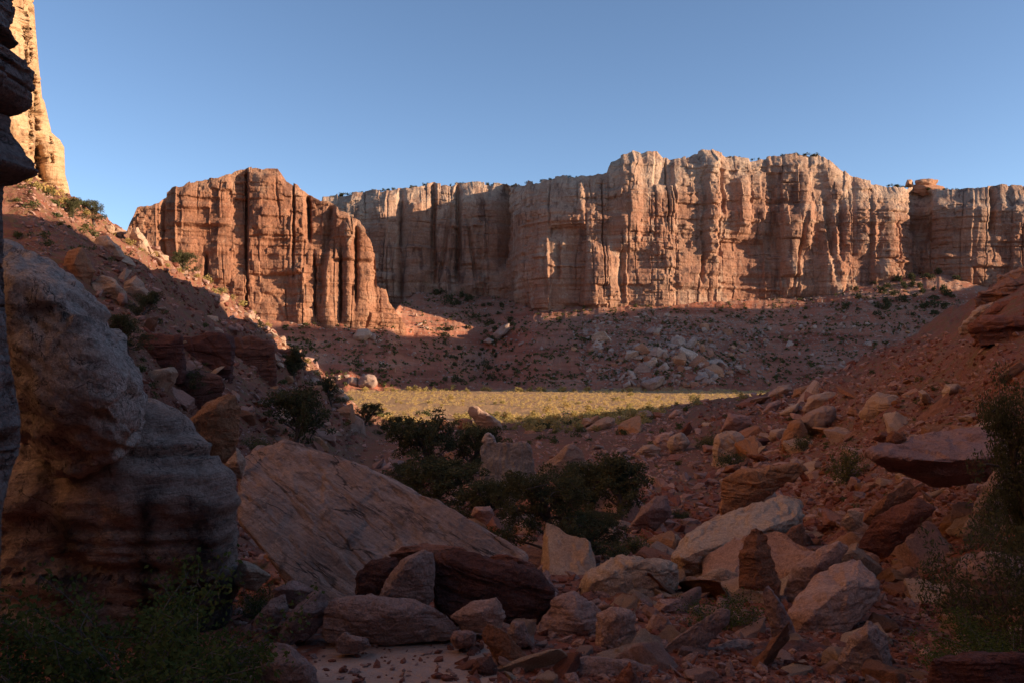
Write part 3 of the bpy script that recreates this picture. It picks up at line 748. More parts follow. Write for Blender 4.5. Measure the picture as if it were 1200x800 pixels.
lb = hero('pale ledge boulder with layered undercut face and black varnish stains', 'pale ledge boulder', 'ledge', 10.4,
     [(20, 505, .3), (90, 478, .5), (172, 460, .3), (196, 470, .1), (222, 490, 0), (252, 515, -.1), (274, 542, -.1), (286, 572, .0), (284, 598, .05), (272, 622, .2), (268, 700, .6), (256, 728, .7), (170, 735, .7), (60, 740, .7), (-40, 745, .7), (-60, 600, .2)],
     front=[(60, 560, -.75), (140, 560, -.8), (215, 585, -.65), (255, 600, -.5), (235, 660, -.45), (140, 660, -.5), (40, 660, -.5), (120, 730, -.2), (230, 725, -.1), (180, 505, -.5), (-30, 560, -.5)], thick=1.7, level=6, p=18, rough=.8, bed=(.05, .1, 1), bedamp=2.0, bedfreq=1.7, carve=undercut)
_n = len(lb.data.vertices); _v = np.empty(_n*3, np.float32); lb.data.vertices.foreach_get('co', _v); _v = _v.reshape(-1, 3)+np.array(lb.location)
_px = 600+F*_v[:, 0]/_v[:, 1]; _py = HY-F*_v[:, 2]/_v[:, 1]
_w = 10*perlin(_px*.03, _py*.03, 1.1)
_st = np.maximum.reduce([np.exp(-((_px+_w-78)/20)**2)*sstep(585, 630, _py), np.exp(-((_px+_w-172)/13)**2)*sstep(545, 590, _py), np.exp(-((_px+_w-236)/38)**2)*sstep(570, 620, _py+_w)*.95, sstep(640, 690, _py)*sstep(195, 225, _px)])
_a = lb.data.attributes.new('stain', 'FLOAT', 'POINT'); _a.data.foreach_set('value', _st.astype(np.float32))
hero('brown tilted block leaning on the pale ledge boulder', 'brown tilted block', 'brown', 12.0,
     [(214, 497), (238, 474), (262, 458), (279, 462), (283, 484), (276, 514), (264, 532), (240, 520)], thick=.5, bulge=.3)
hero('pale pointed rock wedged behind the brown tilted block', 'pale pointed rock', 'pale', 13.4, [(255, 540), (276, 520), (288, 538), (285, 556), (262, 556)], thick=.5)
# --- the slab
hero('huge tilted slab with fine bedding lines and thin cracks', 'huge tilted slab', 'slab', 12.6,
     [(281, 545, 2.0), (300, 521, 2.7), (330, 516, 3.2), (352, 521, 3.3), (400, 534, 3.2), (470, 567, 2.9), (530, 598, 2.3), (585, 632, 1.5), (616, 648, .9), (619, 655, .8), (606, 664, .6), (540, 684, .3), (470, 706, .1), (410, 712, 0), (370, 698, 0), (318, 655, .3), (281, 605, .9)],
     thick=1.0, level=7, p=90, rough=.75, bed=(.5, -.1, .87), bedamp=1.5, bedfreq=3.0, back=.98, plane=((300, 521, 2.7), (612, 652, 1.0), (400, 712, 0)))
# --- dark red group and its neighbours
hero('long dark red layered block in front of the huge slab', 'dark red block', 'darkred', 10.4,
     [(508, 652), (530, 644), (560, 646), (600, 657), (630, 668), (649, 686), (641, 714), (623, 732), (598, 736), (560, 722), (510, 712)], thick=1.0, bulge=.2, level=6, p=90, bed=(.3, 0, 1), bedamp=1.6)
hero('dark red thin flake lying along the top of the dark red block', 'red flake', 'red', 10.55, [(572, 652), (585, 648), (625, 660), (636, 670), (620, 672), (580, 660)], thick=.4, bulge=.2)
hero('purple brown wedge block with a pointed top left of the dark red block', 'purple brown wedge', 'purple', 10.0, [(446, 702), (455, 676), (470, 655), (498, 641), (509, 646), (507, 694), (480, 706)], thick=.5, bulge=.35, p=90)
hero('dark rounded block resting against the huge slab', 'dark rounded block', 'darkred', 10.6, [(415, 690), (418, 668), (436, 656), (464, 650), (472, 662), (462, 690), (440, 702)], thick=.6, bulge=.3)
hero('flat red cap stone bridging the wedge and the dark red block', 'red cap stone', 'red', 10.7, [(455, 650), (470, 640), (500, 637), (540, 641), (552, 648), (510, 655), (470, 656)], thick=.6, bulge=.2)
hero('long purple grey rock with a scooped front beside the sand', 'long purple grey rock', 'purple', 9.1,
     [(378, 712), (388, 698), (440, 696), (490, 703), (518, 714), (536, 730), (538, 740), (515, 744), (470, 740), (420, 746), (388, 750), (378, 738)], thick=.6, bulge=.35, level=6)
hero('dark pyramid shaped rock between the pale ledge boulder and the sand', 'dark pyramid rock', 'purple', 9.3, [(328, 742), (342, 716), (366, 692), (382, 689), (386, 716), (366, 738), (340, 750)], thick=.5)
hero('tan wedge rock tucked under the dark red block', 'tan wedge rock', 'pink', 9.2, [(528, 722), (552, 705), (582, 698), (594, 722), (582, 736), (545, 736)], thick=.4)
hero('dark purple nearest rock at the edge of the sand', 'nearest dark rock', 'purple', 7.0, [(296, 806), (300, 775), (322, 752), (336, 752), (368, 780), (380, 812), (340, 822)], thick=.4)
hero('small pointed purple rock beside the dark pyramid rock', 'small pointed rock', 'purple', 9.6, [(297, 728), (318, 700), (334, 696), (338, 715), (322, 732)], thick=.35)
hero('low pink stone bedded in the rubble behind the pyramid rock', 'low pink stone', 'pink', 10.2, [(318, 690), (345, 680), (372, 692), (352, 708), (325, 706)], thick=.5)
hero('pale broken rock beside the foot of the pale ledge boulder', 'pale broken rock', 'tan', 10.8, [(274, 680), (282, 655), (300, 662), (318, 674), (300, 688)], thick=.4)
hero('small flat purple stone on the sand under the long grey rock', 'flat purple stone', 'purple', 8.5, [(391, 750), (405, 741), (430, 748), (436, 757), (415, 764), (395, 760)], thick=.25)
hero('pale pink cobble at the tip of the sand', 'pale pink cobble', 'pink', 8.6, [(525, 748), (532, 738), (552, 737), (560, 742), (555, 754), (533, 758)], thick=.25, p=9)
hero('tall rust brown leaning stone at the right edge of the sand', 'leaning rust stone', 'brown', 8.0, [(562, 745), (570, 730), (582, 732), (602, 755), (620, 772), (618, 790), (604, 802), (586, 776)], thick=.3)
hero('dark red cobble pile stone in front of the rust brown stone', 'dark red cobble', 'darkred', 7.6, [(548, 790), (560, 770), (575, 768), (585, 785), (575, 802), (555, 804)], thick=.25)
hero('small dark stone behind the rust brown leaning stone', 'small dark stone', 'purple', 8.8, [(592, 745), (600, 726), (615, 728), (622, 750), (606, 758)], thick=.25)
hero('grey tan broken slab leaning below the dark red block', 'grey tan slab', 'pink', 9.9, [(620, 752), (634, 722), (648, 700), (676, 690), (704, 716), (714, 742), (706, 764), (672, 768)], thick=.7, level=6, p=90)
hero('upright pink slab standing in the boulder jumble', 'upright pink slab', 'pink', 9.0, [(697, 776), (703, 745), (700, 718), (718, 708), (744, 716), (748, 738), (734, 766), (726, 782)], thick=.35)
hero('flat grey slab lying across the bottom of the wash', 'flat grey slab', 'purple', 7.7, [(624, 786), (640, 772), (700, 767), (765, 780), (790, 790), (785, 806), (700, 812), (632, 806)], thick=.5, bulge=.15)
hero('red triangular stone poking up from the flat grey slab', 'red triangular stone', 'red', 7.1, [(714, 812), (728, 784), (738, 773), (746, 788), (750, 818)], thick=.2)
hero('broad pale rounded boulder in the middle of the wash', 'pale rounded boulder', 'tan', 14.0, [(675, 696), (686, 672), (708, 656), (735, 649), (785, 654), (799, 672), (797, 694), (772, 708), (735, 720), (696, 714)], thick=1.1, bulge=.45, level=6, p=14, bed=(.2, 0, 1), bedamp=1.2)
hero('dark leaning plank of stone below the green shrub', 'dark stone plank', 'purple', 8.9, [(750, 782), (790, 752), (845, 712), (856, 714), (856, 728), (822, 758), (785, 792), (765, 796)], thick=.3, bulge=.2)
hero('small pink stone beside the upright pink slab', 'small pink stone', 'pink', 10.2, [(752, 742), (765, 716), (782, 722), (792, 738), (776, 762), (756, 762)], thick=.4)
hero('pink block in front of the pale rounded boulder', 'pink block', 'pink', 12.0, [(760, 722), (772, 702), (796, 700), (804, 714), (792, 728), (770, 732)], thick=.5)
# --- right, near
hero('large tilted pale slab propped on rocks with a dark underside', 'tilted pale slab', 'tan', 16.2,
     [(788, 652, .2), (797, 632, .9), (850, 601, 2.0), (914, 580, 3.0), (936, 587, 3.0), (941, 602, 2.2), (934, 620, 1.5), (880, 652, .6), (835, 672, .2), (800, 679, .2)], front=[(800, 651, -.2), (875, 629, .3), (936, 603, 1.2)], thick=.9, level=6, p=90, bed=(.35, -.3, .9), bedamp=1.3, back=.97, sink=0.0)
hero('upright rust brown fin of rock standing in front of the tilted pale slab', 'rust brown fin', 'brown', 13.6, [(866, 694), (866, 650), (873, 628), (886, 616), (896, 622), (906, 652), (916, 682), (912, 704), (884, 712)], thick=.3, bulge=.4, level=6)
hero('brown rock supporting the high end of the tilted pale slab', 'brown supporting rock', 'brown', 17.0, [(905, 645), (930, 614), (941, 612), (945, 632), (935, 655), (912, 662)], thick=.6)
hero('tan rock under the low end of the tilted pale slab', 'tan under rock', 'tan', 15.2, [(808, 706), (815, 676), (845, 664), (866, 672), (868, 702), (840, 712)], thick=.8, bulge=.2)
hero('dark brown overhanging block with a flat top on the red slope', 'flat topped block', 'brown', 27.5, [(842, 572), (846, 560), (868, 549), (941, 543), (946, 550), (905, 578), (868, 598), (846, 596)], thick=2.0, bulge=.2, level=6, p=90, bed=(.1, 0, 1), bedamp=1.4)
hero('big overhanging slab with a shadowed hollow beneath it', 'big overhanging slab', 'pink', 19.5,
     [(1017, 532, 0), (1030, 520, .6), (1062, 510, 1.6), (1110, 505, 2.0), (1182, 506, 2.0), (1196, 530, .8), (1165, 560, .6), (1100, 568, .8), (1040, 552, .4)], front=[(1030, 534, -.4), (1100, 540, -.6), (1170, 536, -.3)], thick=1.6, level=6, p=90, bed=(-.12, 0, 1), bedamp=1.4, sink=0)
hero('small brown rock sitting on the big overhanging slab', 'small brown rock', 'brown', 20.6, [(1037, 517), (1044, 504), (1060, 505), (1063, 516), (1048, 524)], thick=.4, p=12)
hero('red stone behind the small brown rock on the slab', 'red slab stone', 'red', 21.8, [(1022, 514), (1034, 505), (1046, 508), (1040, 518)], thick=.4)
hero('leaning grey brown slab at the end of the overhanging slab', 'leaning brown slab', 'purple', 15.5, [(1128, 622), (1150, 570), (1170, 546), (1192, 556), (1184, 590), (1160, 628)], thick=.5)
hero('angular split block with a rubble covered top', 'angular split block', 'pink', 10.8, [(918, 716, .2), (950, 680, .9), (978, 658, 1.3), (1006, 652, 1.2), (1030, 674, .8), (1034, 692, .5), (1012, 722, .2), (982, 740, 0), (944, 754, 0), (922, 748, 0)], front=[(1000, 676, .2), (955, 716, -.1)], thick=.8, level=6, p=90)
hero('thin dark plate of rock standing on edge beside the angular block', 'thin dark plate', 'purple', 9.8, [(892, 696), (899, 682), (914, 702), (932, 736), (928, 754), (908, 742)], thick=.2)
hero('rosy block lying between the brown fin and the angular block', 'rosy block', 'pink', 13.8, [(918, 690), (930, 664), (955, 645), (984, 632), (996, 640), (980, 664), (950, 690), (930, 698)], thick=.6)
hero('dark upright slab leaning at the bottom of the slope', 'dark upright slab', 'purple', 8.3, [(972, 790), (992, 748), (1016, 724), (1030, 732), (1046, 772), (1056, 806), (1010, 818)], thick=.35, p=90)
hero('broad rose brown slab at the bottom of the slope', 'rose brown slab', 'darkred', 8.6, [(835, 800, 0), (862, 768, .4), (915, 748, .9), (985, 752, .9), (1000, 776, .3), (985, 806, 0), (900, 818, 0)], thick=.6, level=6)
hero('low brown slab beside the rose brown slab', 'low brown slab', 'purple', 9.2, [(796, 778), (815, 762), (860, 748), (885, 752), (865, 772), (820, 790)], thick=.45)
hero('square dark block at the very bottom of the slope', 'square dark block', 'darkred', 6.6, [(1090, 812), (1094, 772), (1150, 764), (1225, 766), (1230, 815)], thick=.6, bulge=.15, p=90)
hero('pinkish stone with a blunt end below the dark bush', 'blunt pink stone', 'pink', 10.8, [(1106, 706), (1120, 664), (1150, 646), (1196, 650), (1210, 690), (1170, 712)], thick=.6)
hero('flat rust stone half buried in the red slope', 'flat rust stone', 'red', 16.5, [(1005, 634), (1024, 604), (1076, 582), (1098, 596), (1070, 622), (1036, 644)], thick=.7)
hero('brown stone above the flat rust stone', 'brown slope stone', 'brown', 19.0, [(1012, 604), (1030, 586), (1066, 562), (1076, 576), (1050, 596), (1028, 612)], thick=.5)
hero('small tan stone left of the flat rust stone', 'small tan stone', 'tan', 18.0, [(984, 612), (994, 596), (1012, 600), (1010, 614), (996, 620)], thick=.3)
# --- middle distance
hero('upright fluted grey block in the trees below the meadow', 'fluted grey block', 'flute', 47.0, [(562, 522), (567, 517), (590, 522), (606, 526), (621, 519), (626, 535), (629, 565), (626, 590), (596, 600), (566, 586)], thick=2.0, bulge=.1, level=6, p=90, bed=(1, .1, 0), bedamp=1.6, bedfreq=2.5)
hero('pointed tan rock fin rising behind the junipers', 'pointed tan fin', 'tan', 50.0, [(622, 562), (640, 540), (656, 526), (668, 518), (680, 524), (692, 545), (690, 566), (650, 574)], thick=1.6)
hero('rounded grey knob behind the fluted block', 'rounded grey knob', 'grey', 56.0, [(563, 518), (567, 508), (574, 505), (581, 511), (582, 524)], thick=.8, p=10)
hero('sunlit pale slanting boulder at the near edge of the meadow', 'sunlit slanting boulder', 'tan', 203.0, [(548, 480), (552, 475), (558, 476), (572, 484), (586, 494), (589, 501), (578, 503), (564, 500), (552, 488)], thick=5, level=5)
hero('orange block beside the sunlit slanting boulder', 'orange block', 'orange', 203.0, [(536, 491), (545, 489), (554, 491), (554, 501), (537, 500)], thick=3)
hero('half lit rock between bushes behind the fluted block', 'half lit rock', 'orange', 180.0, [(611, 510), (617, 504), (626, 504), (632, 510), (628, 516), (614, 516)], thick=3)
hero('ragged pale twin boulder, the browner of the pair', 'brown twin boulder', 'pink', None, [(765, 522), (769, 510), (776, 506), (788, 504), (791, 512), (788, 526), (770, 528)], thick=2, p=12)
hero('pale striped twin boulder, the rounder of the pair', 'round twin boulder', 'tan', None, [(781, 521), (784, 511), (792, 506), (800, 505), (808, 514), (810, 521), (800, 528), (785, 528)], thick=2, p=12)
hero('low pale boulder in front of the twin boulders', 'low pale boulder', 'tan', None, [(745, 530), (752, 522), (765, 520), (775, 526), (768, 533), (748, 534)], thick=2)
hero('large pale striped boulder with a flat top behind a shrub', 'pale striped boulder', 'tan', None, [(834, 534), (836, 516), (842, 506), (852, 502), (866, 503), (874, 512), (873, 530), (860, 544), (836, 545)], thick=2.2, level=6, p=14, bed=(.4, 0, 1), bedamp=1.5)
hero('dark flat rock beside the pale striped boulder', 'dark flat rock', 'darkred', None, [(872, 522), (876, 514), (900, 512), (904, 516), (896, 522), (880, 528)], thick=2)
hero('tan boulder with a nub on its top', 'nubbed tan boulder', 'pink', None, [(846, 501), (851, 492), (854, 484), (860, 487), (878, 488), (882, 498), (866, 504)], thick=3)
hero('upright dark brown rock with a bright top', 'upright brown rock', 'brown', None, [(915, 524), (920, 505), (928, 490), (938, 489), (946, 504), (944, 518), (930, 528)], thick=2)
hero('smooth tan boulder behind the upright brown rock', 'smooth tan boulder', 'tan', None, [(932, 497), (944, 484), (965, 475), (979, 476), (979, 492), (960, 508), (946, 506)], thick=3, p=14)
hero('pale boulder left of the upright brown rock', 'pale boulder', 'tan', None, [(900, 513), (903, 504), (916, 501), (926, 504), (920, 514), (906, 517)], thick=2)
hero('pale layered ledge rock on the red slope', 'pale ledge rock', 'tan', None, [(1008, 484), (1016, 470), (1028, 460), (1050, 463), (1064, 472), (1058, 478), (1036, 482), (1020, 492)], thick=4, bedamp=1.6)
hero('square pale rock high on the red slope', 'square pale rock', 'tan', None, [(1103, 466), (1107, 450), (1124, 449), (1127, 454), (1116, 464)], thick=2)
hero('long narrow pale stone lying on the red slope', 'narrow pale stone', 'tan', None, [(1076, 458), (1081, 456), (1094, 468), (1090, 472), (1080, 468)], thick=1.5)
hero('pinkish slab at the shadow edge of the meadow', 'pinkish slab', 'tan', None, [(686, 502), (700, 492), (712, 487), (721, 490), (720, 497), (700, 504)], thick=3)
hero('pale rock with a dark notch beside the meadow', 'notched pale rock', 'tan', None, [(745, 488), (748, 481), (760, 480), (766, 486), (762, 491), (748, 491)], thick=3)
hero('orange pale rock near the notched rock', 'orange pale rock', 'pink', None, [(783, 488), (790, 480), (800, 479), (800, 486), (790, 490)], thick=3)
hero('broad tan slab on the crest of the red slope', 'crest slab', 'tan', None, [(900, 463), (912, 451), (926, 450), (928, 456), (914, 464)], thick=4)
hero('brown slab beside the broad crest slab', 'brown crest slab', 'brown', None, [(927, 465), (932, 455), (950, 450), (955, 456), (940, 464)], thick=4)
hero('tan jagged rock on the bench below the crest', 'jagged tan rock', 'pink', None, [(893, 482), (900, 473), (912, 468), (916, 472), (908, 480), (898, 484)], thick=3)
hero('pale tan rock among shrubs on the bench', 'bench rock', 'tan', None, [(914, 484), (924, 476), (936, 472), (934, 482), (924, 487)], thick=3)
hero('long tan boulder high on the bench', 'long tan boulder', 'tan', None, [(940, 478), (950, 464), (970, 458), (985, 462), (978, 474), (955, 482)], thick=3)
hero('pale leaning slab behind the rounded juniper', 'pale leaning slab', 'purple', 34.0, [(735, 618), (752, 594), (768, 580), (782, 580), (788, 602), (770, 618)], thick=1.3)
hero('pale flat rock on the wash floor beyond the pale rounded boulder', 'pale flat rock', 'tan', None, [(768, 634), (775, 625), (795, 624), (800, 632), (790, 640), (772, 640)], thick=.8)
hero('brown slab under the juniper in front of the meadow', 'brown juniper slab', 'pink', 30.0, [(552, 604), (556, 594), (575, 592), (580, 602), (570, 612)], thick=.8)
# --- left hillside
hero('pale split boulder high on the shaded hillside', 'pale split boulder', 'tan', None, [(104, 290), (112, 278), (126, 276), (142, 290), (149, 314), (136, 314), (118, 300)], thick=2.5)
hero('brown block above the grey boulder on the hillside', 'brown hillside block', 'brown', None, [(72, 312), (80, 294), (96, 290), (112, 318), (104, 334), (84, 326)], thick=2)
hero('tan tilted slab on the hillside above the dark ledge', 'tan hillside slab', 'tan', None, [(132, 352), (148, 330), (160, 322), (172, 338), (182, 352), (168, 358)], thick=1.5)
hero('pale long rock on the hillside below the tan slab', 'pale hillside rock', 'tan', None, [(106, 338), (118, 322), (136, 328), (148, 344), (138, 352)], thick=1.5)
hero('sunlit leaning slab on the lit crest of the hillside', 'sunlit leaning slab', 'tan', None, [(150, 285), (154, 268), (162, 266), (176, 288), (178, 298), (164, 296)], thick=3)
hero('round pale rock on the hillside beside the pale long rock', 'round hillside rock', 'pink', None, [(136, 352), (140, 343), (148, 344), (150, 354), (142, 358)], thick=1, p=9)
for i, (lab, pts) in enumerate((
    ('rounded pale boulder at the foot of the butte talus', [(418, 452), (421, 440), (430, 437), (440, 440), (444, 448), (438, 454)]),
    ('orange boulder beside the rounded pale one under the butte', [(406, 450), (410, 441), (418, 442), (420, 452)]),
    ('grey block with a flat top on the talus below the butte', [(412, 395), (420, 385), (432, 385), (438, 392), (428, 399)]),
    ('pale small block lower than the grey block on the butte talus', [(428, 396), (434, 389), (441, 392), (440, 400)]),
    ('pale boulder standing in the gully beside the red talus', [(576, 392), (588, 382), (598, 378), (597, 388), (582, 398)]),
    ('pale boulder lower in the gully beside the red talus', [(566, 400), (572, 395), (580, 398), (576, 404)]))):
    hero(lab, 'talus block', 'talus', None, pts, thick=7, level=4, p=14)
# --- red ledges on the right hand slope
for i, (lab, m, D, pts) in enumerate((
    ('topmost thin orange block of the ledges high on the red slope', 'orange', None, [(1165, 337), (1174, 323), (1205, 313), (1240, 309), (1240, 325), (1196, 333)]),
    ('orange cap rock overhanging the red ledges on the slope', 'orange', None, [(1142, 352), (1152, 341), (1180, 331), (1240, 322), (1240, 340), (1188, 347), (1156, 360)]),
    ('sloping tan slab below the orange cap rock', 'tan', None, [(1126, 381), (1146, 363), (1170, 352), (1183, 354), (1160, 372), (1138, 385)]),
    ('red layered ledge under the orange cap rock', 'red', None, [(1150, 368), (1175, 353), (1240, 340), (1240, 368), (1190, 373), (1160, 379)]),
    ('broken red ledge lowest under the orange cap rock', 'red', None, [(1134, 388), (1150, 375), (1190, 370), (1240, 366), (1240, 391), (1180, 396), (1146, 396)]))):
    hero(lab, 'ledge', m, D, pts, thick=6, level=6, bulge=.06, p=90, bedamp=2.2, bedfreq=1.5, rough=1.7, sink=.3, name='rock_ledge', cat='rock ledge', group='red and orange rock ledges')
for i, (lab, pts) in enumerate((
    ('dark red layered ledge nearest the big grey boulder on the shaded hillside', [(158, 404), (172, 391), (214, 395), (217, 420), (186, 426), (160, 422)]),
    ('dark red ledge block continuing the hillside ledge past its first crack', [(211, 398), (250, 389), (271, 395), (273, 420), (240, 425), (212, 421)]),
    ('dark red ledge block third along the shaded hillside ledge', [(266, 400), (300, 393), (322, 402), (323, 424), (290, 428), (268, 421)]),
    ('last dark red ledge block before the hillside juniper', [(318, 407), (345, 408), (354, 420), (347, 434), (322, 430)]),
    ('lower broken red ledge under the hillside ledge', [(190, 440), (232, 434), (262, 442), (260, 460), (222, 466), (194, 458)]))):
    hero(lab, 'dark hillside ledge', 'darkred', None, pts, thick=4, level=6, bulge=.08, p=90, bedamp=1.8, bedfreq=1.4, rough=.9, sink=.8, name='rock_ledge', cat='rock ledge', group='red and orange rock ledges')
hero('flat red ledge with a broken edge on the slope above the big overhanging slab', 'flat red ledge', 'red', None, [(998, 508), (1002, 498), (1040, 488), (1080, 484), (1090, 492), (1060, 500), (1020, 506)], thick=3, bedamp=1.6, name='rock_ledge', cat='rock ledge', group='red and orange rock ledges')
for i, (lab, D, pts) in enumerate((
    ('flat balanced cap rock on the canyon rim', 640, [(1073, 215), (1072, 212), (1079, 210), (1092, 209.5), (1100, 211), (1098, 215), (1094, 220), (1078, 220)]),
    ('cracked ledge block carrying the flat balanced cap rock', 641, [(1066, 224), (1070, 217), (1085, 218), (1096, 216.5), (1106, 219), (1110, 226), (1080, 228)]),
    ('smaller cap rock beside the flat balanced one on the rim', 640, [(1060, 219), (1063, 211), (1069, 211), (1071, 219)]))):
    hero(lab, 'rim cap rock', 'orange', D, pts, thick=12, level=4, bedamp=2)

# the overhanging outcrop right beside the photographer
def build_outcrop():
    ys = np.linspace(-130, 800, 420); D0 = 6.2
    xr = np.interp(ys, [-130, -60, -10, 0, 12, 20, 24, 34, 48, 70, 98, 106, 112, 128, 150, 172, 184, 192, 197, 240, 300, 400, 440, 470, 500, 545, 575, 620, 700, 800],
                   [25, 20, 14, 11, 16, 23, 9, 20, 37, 38, 38, 32, 13, 12, 24, 42, 45, 34, 4, 3, 4, 8, 14, 20, 24, 22, 10, 2, 0, 0])
    bv, be = bricks(ys/26.0, ys*0+.3, 5); bv2, _ = bricks(ys/9.0, ys*0+.7, 6)
    xr = xr+((bv-.5)*5+(bv2-.5)*3+2.0*fbm(ys/12.0, 0*ys, 2.2, 4))*np.where(ys > 205, .3, 1)
    A = np.linspace(0, 2*math.pi, 300, endpoint=False)
    AA, YY = np.meshgrid(A, ys)
    ZZ = (HY-YY)/F*D0
    cx = (-150-600)/F*D0
    Rr = ((xr-600)/F*D0-cx)[:, None]
    ux = np.sign(np.cos(AA))*np.abs(np.cos(AA))**.85; uy = np.sign(np.sin(AA))*np.abs(np.sin(AA))**.85
    X = cx+Rr*ux; Y = D0+.25+Rr*.55*uy
    d = .16*fbm(X*1.1, Y*1.1, ZZ*1.3, 4)+.05*ridged(X*2.5, Y*2.5, ZZ*2.5, 3)+.10*(bricks(AA*2.2+.3*perlin(X*2, Y*2, ZZ), ZZ*1.8+.4*AA, 9)[0]-.5)
    d = d*(1-.85*np.exp(-(AA/.3)**2)-.85*np.exp(-((AA-2*math.pi)/.3)**2))
    X = X+d*np.cos(AA); Y = Y+d*np.sin(AA)
    tgt = ((xr-600)/F)[:, None]
    for _ in range(3):
        over = (X/np.maximum(Y, 1.5)).max(1, keepdims=True)
        X = X+(tgt-over)*D0*.95
        X = np.minimum(X, np.maximum(Y, 1.5)*0+X)
    V = np.stack([X, Y, ZZ], -1)
    c = V.reshape(-1, 3).mean(0)
    me = mesh_from('rock_outcrop', (V-c).reshape(-1, 3), grid_faces(len(ys), len(A), True), True)
    o = link('rock_outcrop', me, M['outcrop'], loc=c)
    tag(o, 'dark grey overhanging outcrop right beside the viewer, in shade', 'rock outcrop')
    LAND.append(('dark outcrop', c, 1))
build_outcrop()

# ------------------------------------------------------------------ loose rocks: real copies of a few shapes
def random_rock(level, seed, flat=.7, p=70):
    rg = np.random.default_rng(seed)
    d = np.array([(x, y, z) for x in (-1, 1) for y in (-1, 1) for z in (-1, 1)], float)
    d = d*.85+rg.normal(size=d.shape)*.30
    d *= np.array([1.0, rg.uniform(.5, .9), flat*rg.uniform(.6, 1.0)])
    me, c = rock_mesh('rock', d, level, p, 1.1, (rg.normal()*.2, rg.normal()*.2, 1), 1.0, 1.0, seed)
    return me

ORD = ['first', 'second', 'third', 'fourth', 'fifth', 'sixth', 'seventh', 'eighth', 'ninth', 'tenth', 'eleventh', 'twelfth']
def number_labels(items):
    """items: [(object, label)]; repeats of a label are told apart by their order along the ground, unless there are many"""
    by = {}
    for o, l in items: by.setdefault(l, []).append(o)
    for l, os_ in by.items():
        if 1 < len(os_) <= 12:
            os_.sort(key=lambda o: o.location.x/max(1.0, o.location.y))
            for i, o in enumerate(os_): o['label'] = f'{l}, {ORD[i]} from the left'
        else:
            for o in os_: o['label'] = l

rock_kinds = [('rust red', 'red'), ('purple grey', 'purple'), ('pink', 'pink'), ('tan', 'tan'), ('brown', 'brown')]
protos = []
for i in range(15):
    cname, mk = rock_kinds[i % 5]
    me = random_rock(4, 300+i, flat=.4+.13*(i % 4), p=(16, 70, 90)[i % 3]); me.materials.append(M[mk]); protos.append((me, cname))

def scatter_rocks():
    rg = np.random.default_rng(42)
    n_want = 300; out = []; first = {}
    while len(out) < n_want:
        k = len(out)
        if k < 200:      # the wash and the slope by it
            px = rg.uniform(270, 1200); py = rg.uniform(590, 810) if rg.random() < .8 else rg.uniform(520, 590); size_k = .6 if py < 600 else 1.0
            size_px = np.clip(rg.lognormal(3.15, .42), 13, 58)*size_k
        elif k < 230:    # right slope and bench
            px = rg.uniform(740, 1200); py = rg.uniform(440, 560); size_px = np.clip(rg.lognormal(2.2, .5), 6, 24)
        else:            # left hillside
            px = rg.uniform(110, 430); py = rg.uniform(290, 520); size_px = np.clip(rg.lognormal(2.2, .5), 6, 22)
        if 390 < px < 545 and py > 738 and rg.random() < .85: continue
        if k >= 250:
            px = rg.uniform(110, 410); py = float(np.interp(px, [100, 150, 200, 250, 300, 350, 400], [248, 277, 304, 338, 373, 415, 460]))+abs(rg.normal())*6; size_px = np.clip(rg.lognormal(2.15, .45), 5, 18)
        D = ray_D(px, py)
        if D is None or D > 260: continue
        s = size_px/F*D*.5
        me, cname = protos[int(rg.integers(len(protos)))]
        if k >= 250: me, cname = protos[3+5*int(rg.integers(3))]
        x = (px-600)/F*D; z = (HY-py)/F*D
        if me.name not in first:
            o = link('rock', me); first[me.name] = o
        else:
            o = first[me.name].copy(); COL.objects.link(o)
        o.location = (x, D, z+.12*s)
        o.scale = (s*rg.uniform(.85, 1.25), s*rg.uniform(.85, 1.2), s*rg.uniform(.8, 1.25))
        o.rotation_euler = (rg.normal()*.35, rg.normal()*.35, rg.uniform(0, 6.28))
        c = np.array([x, D, z])
        best = min(LAND, key=lambda L: np.linalg.norm((L[1]-c)/(1+.02*D))-.3*L[2])
        dv = c-best[1]
        rel = 'in front of' if dv[1] < -.6*best[2] else ('behind' if dv[1] > .8*best[2] else 'beside')
        sz = 'small' if size_px < 10 else ('middling' if size_px < 17 else 'large')
        tag(o, None, 'rock', 'loose rocks on the canyon floor and slopes')
        out.append((o, f'{sz} {cname} rock {rel} the {best[0]}'))
    number_labels(out)
scatter_rocks()

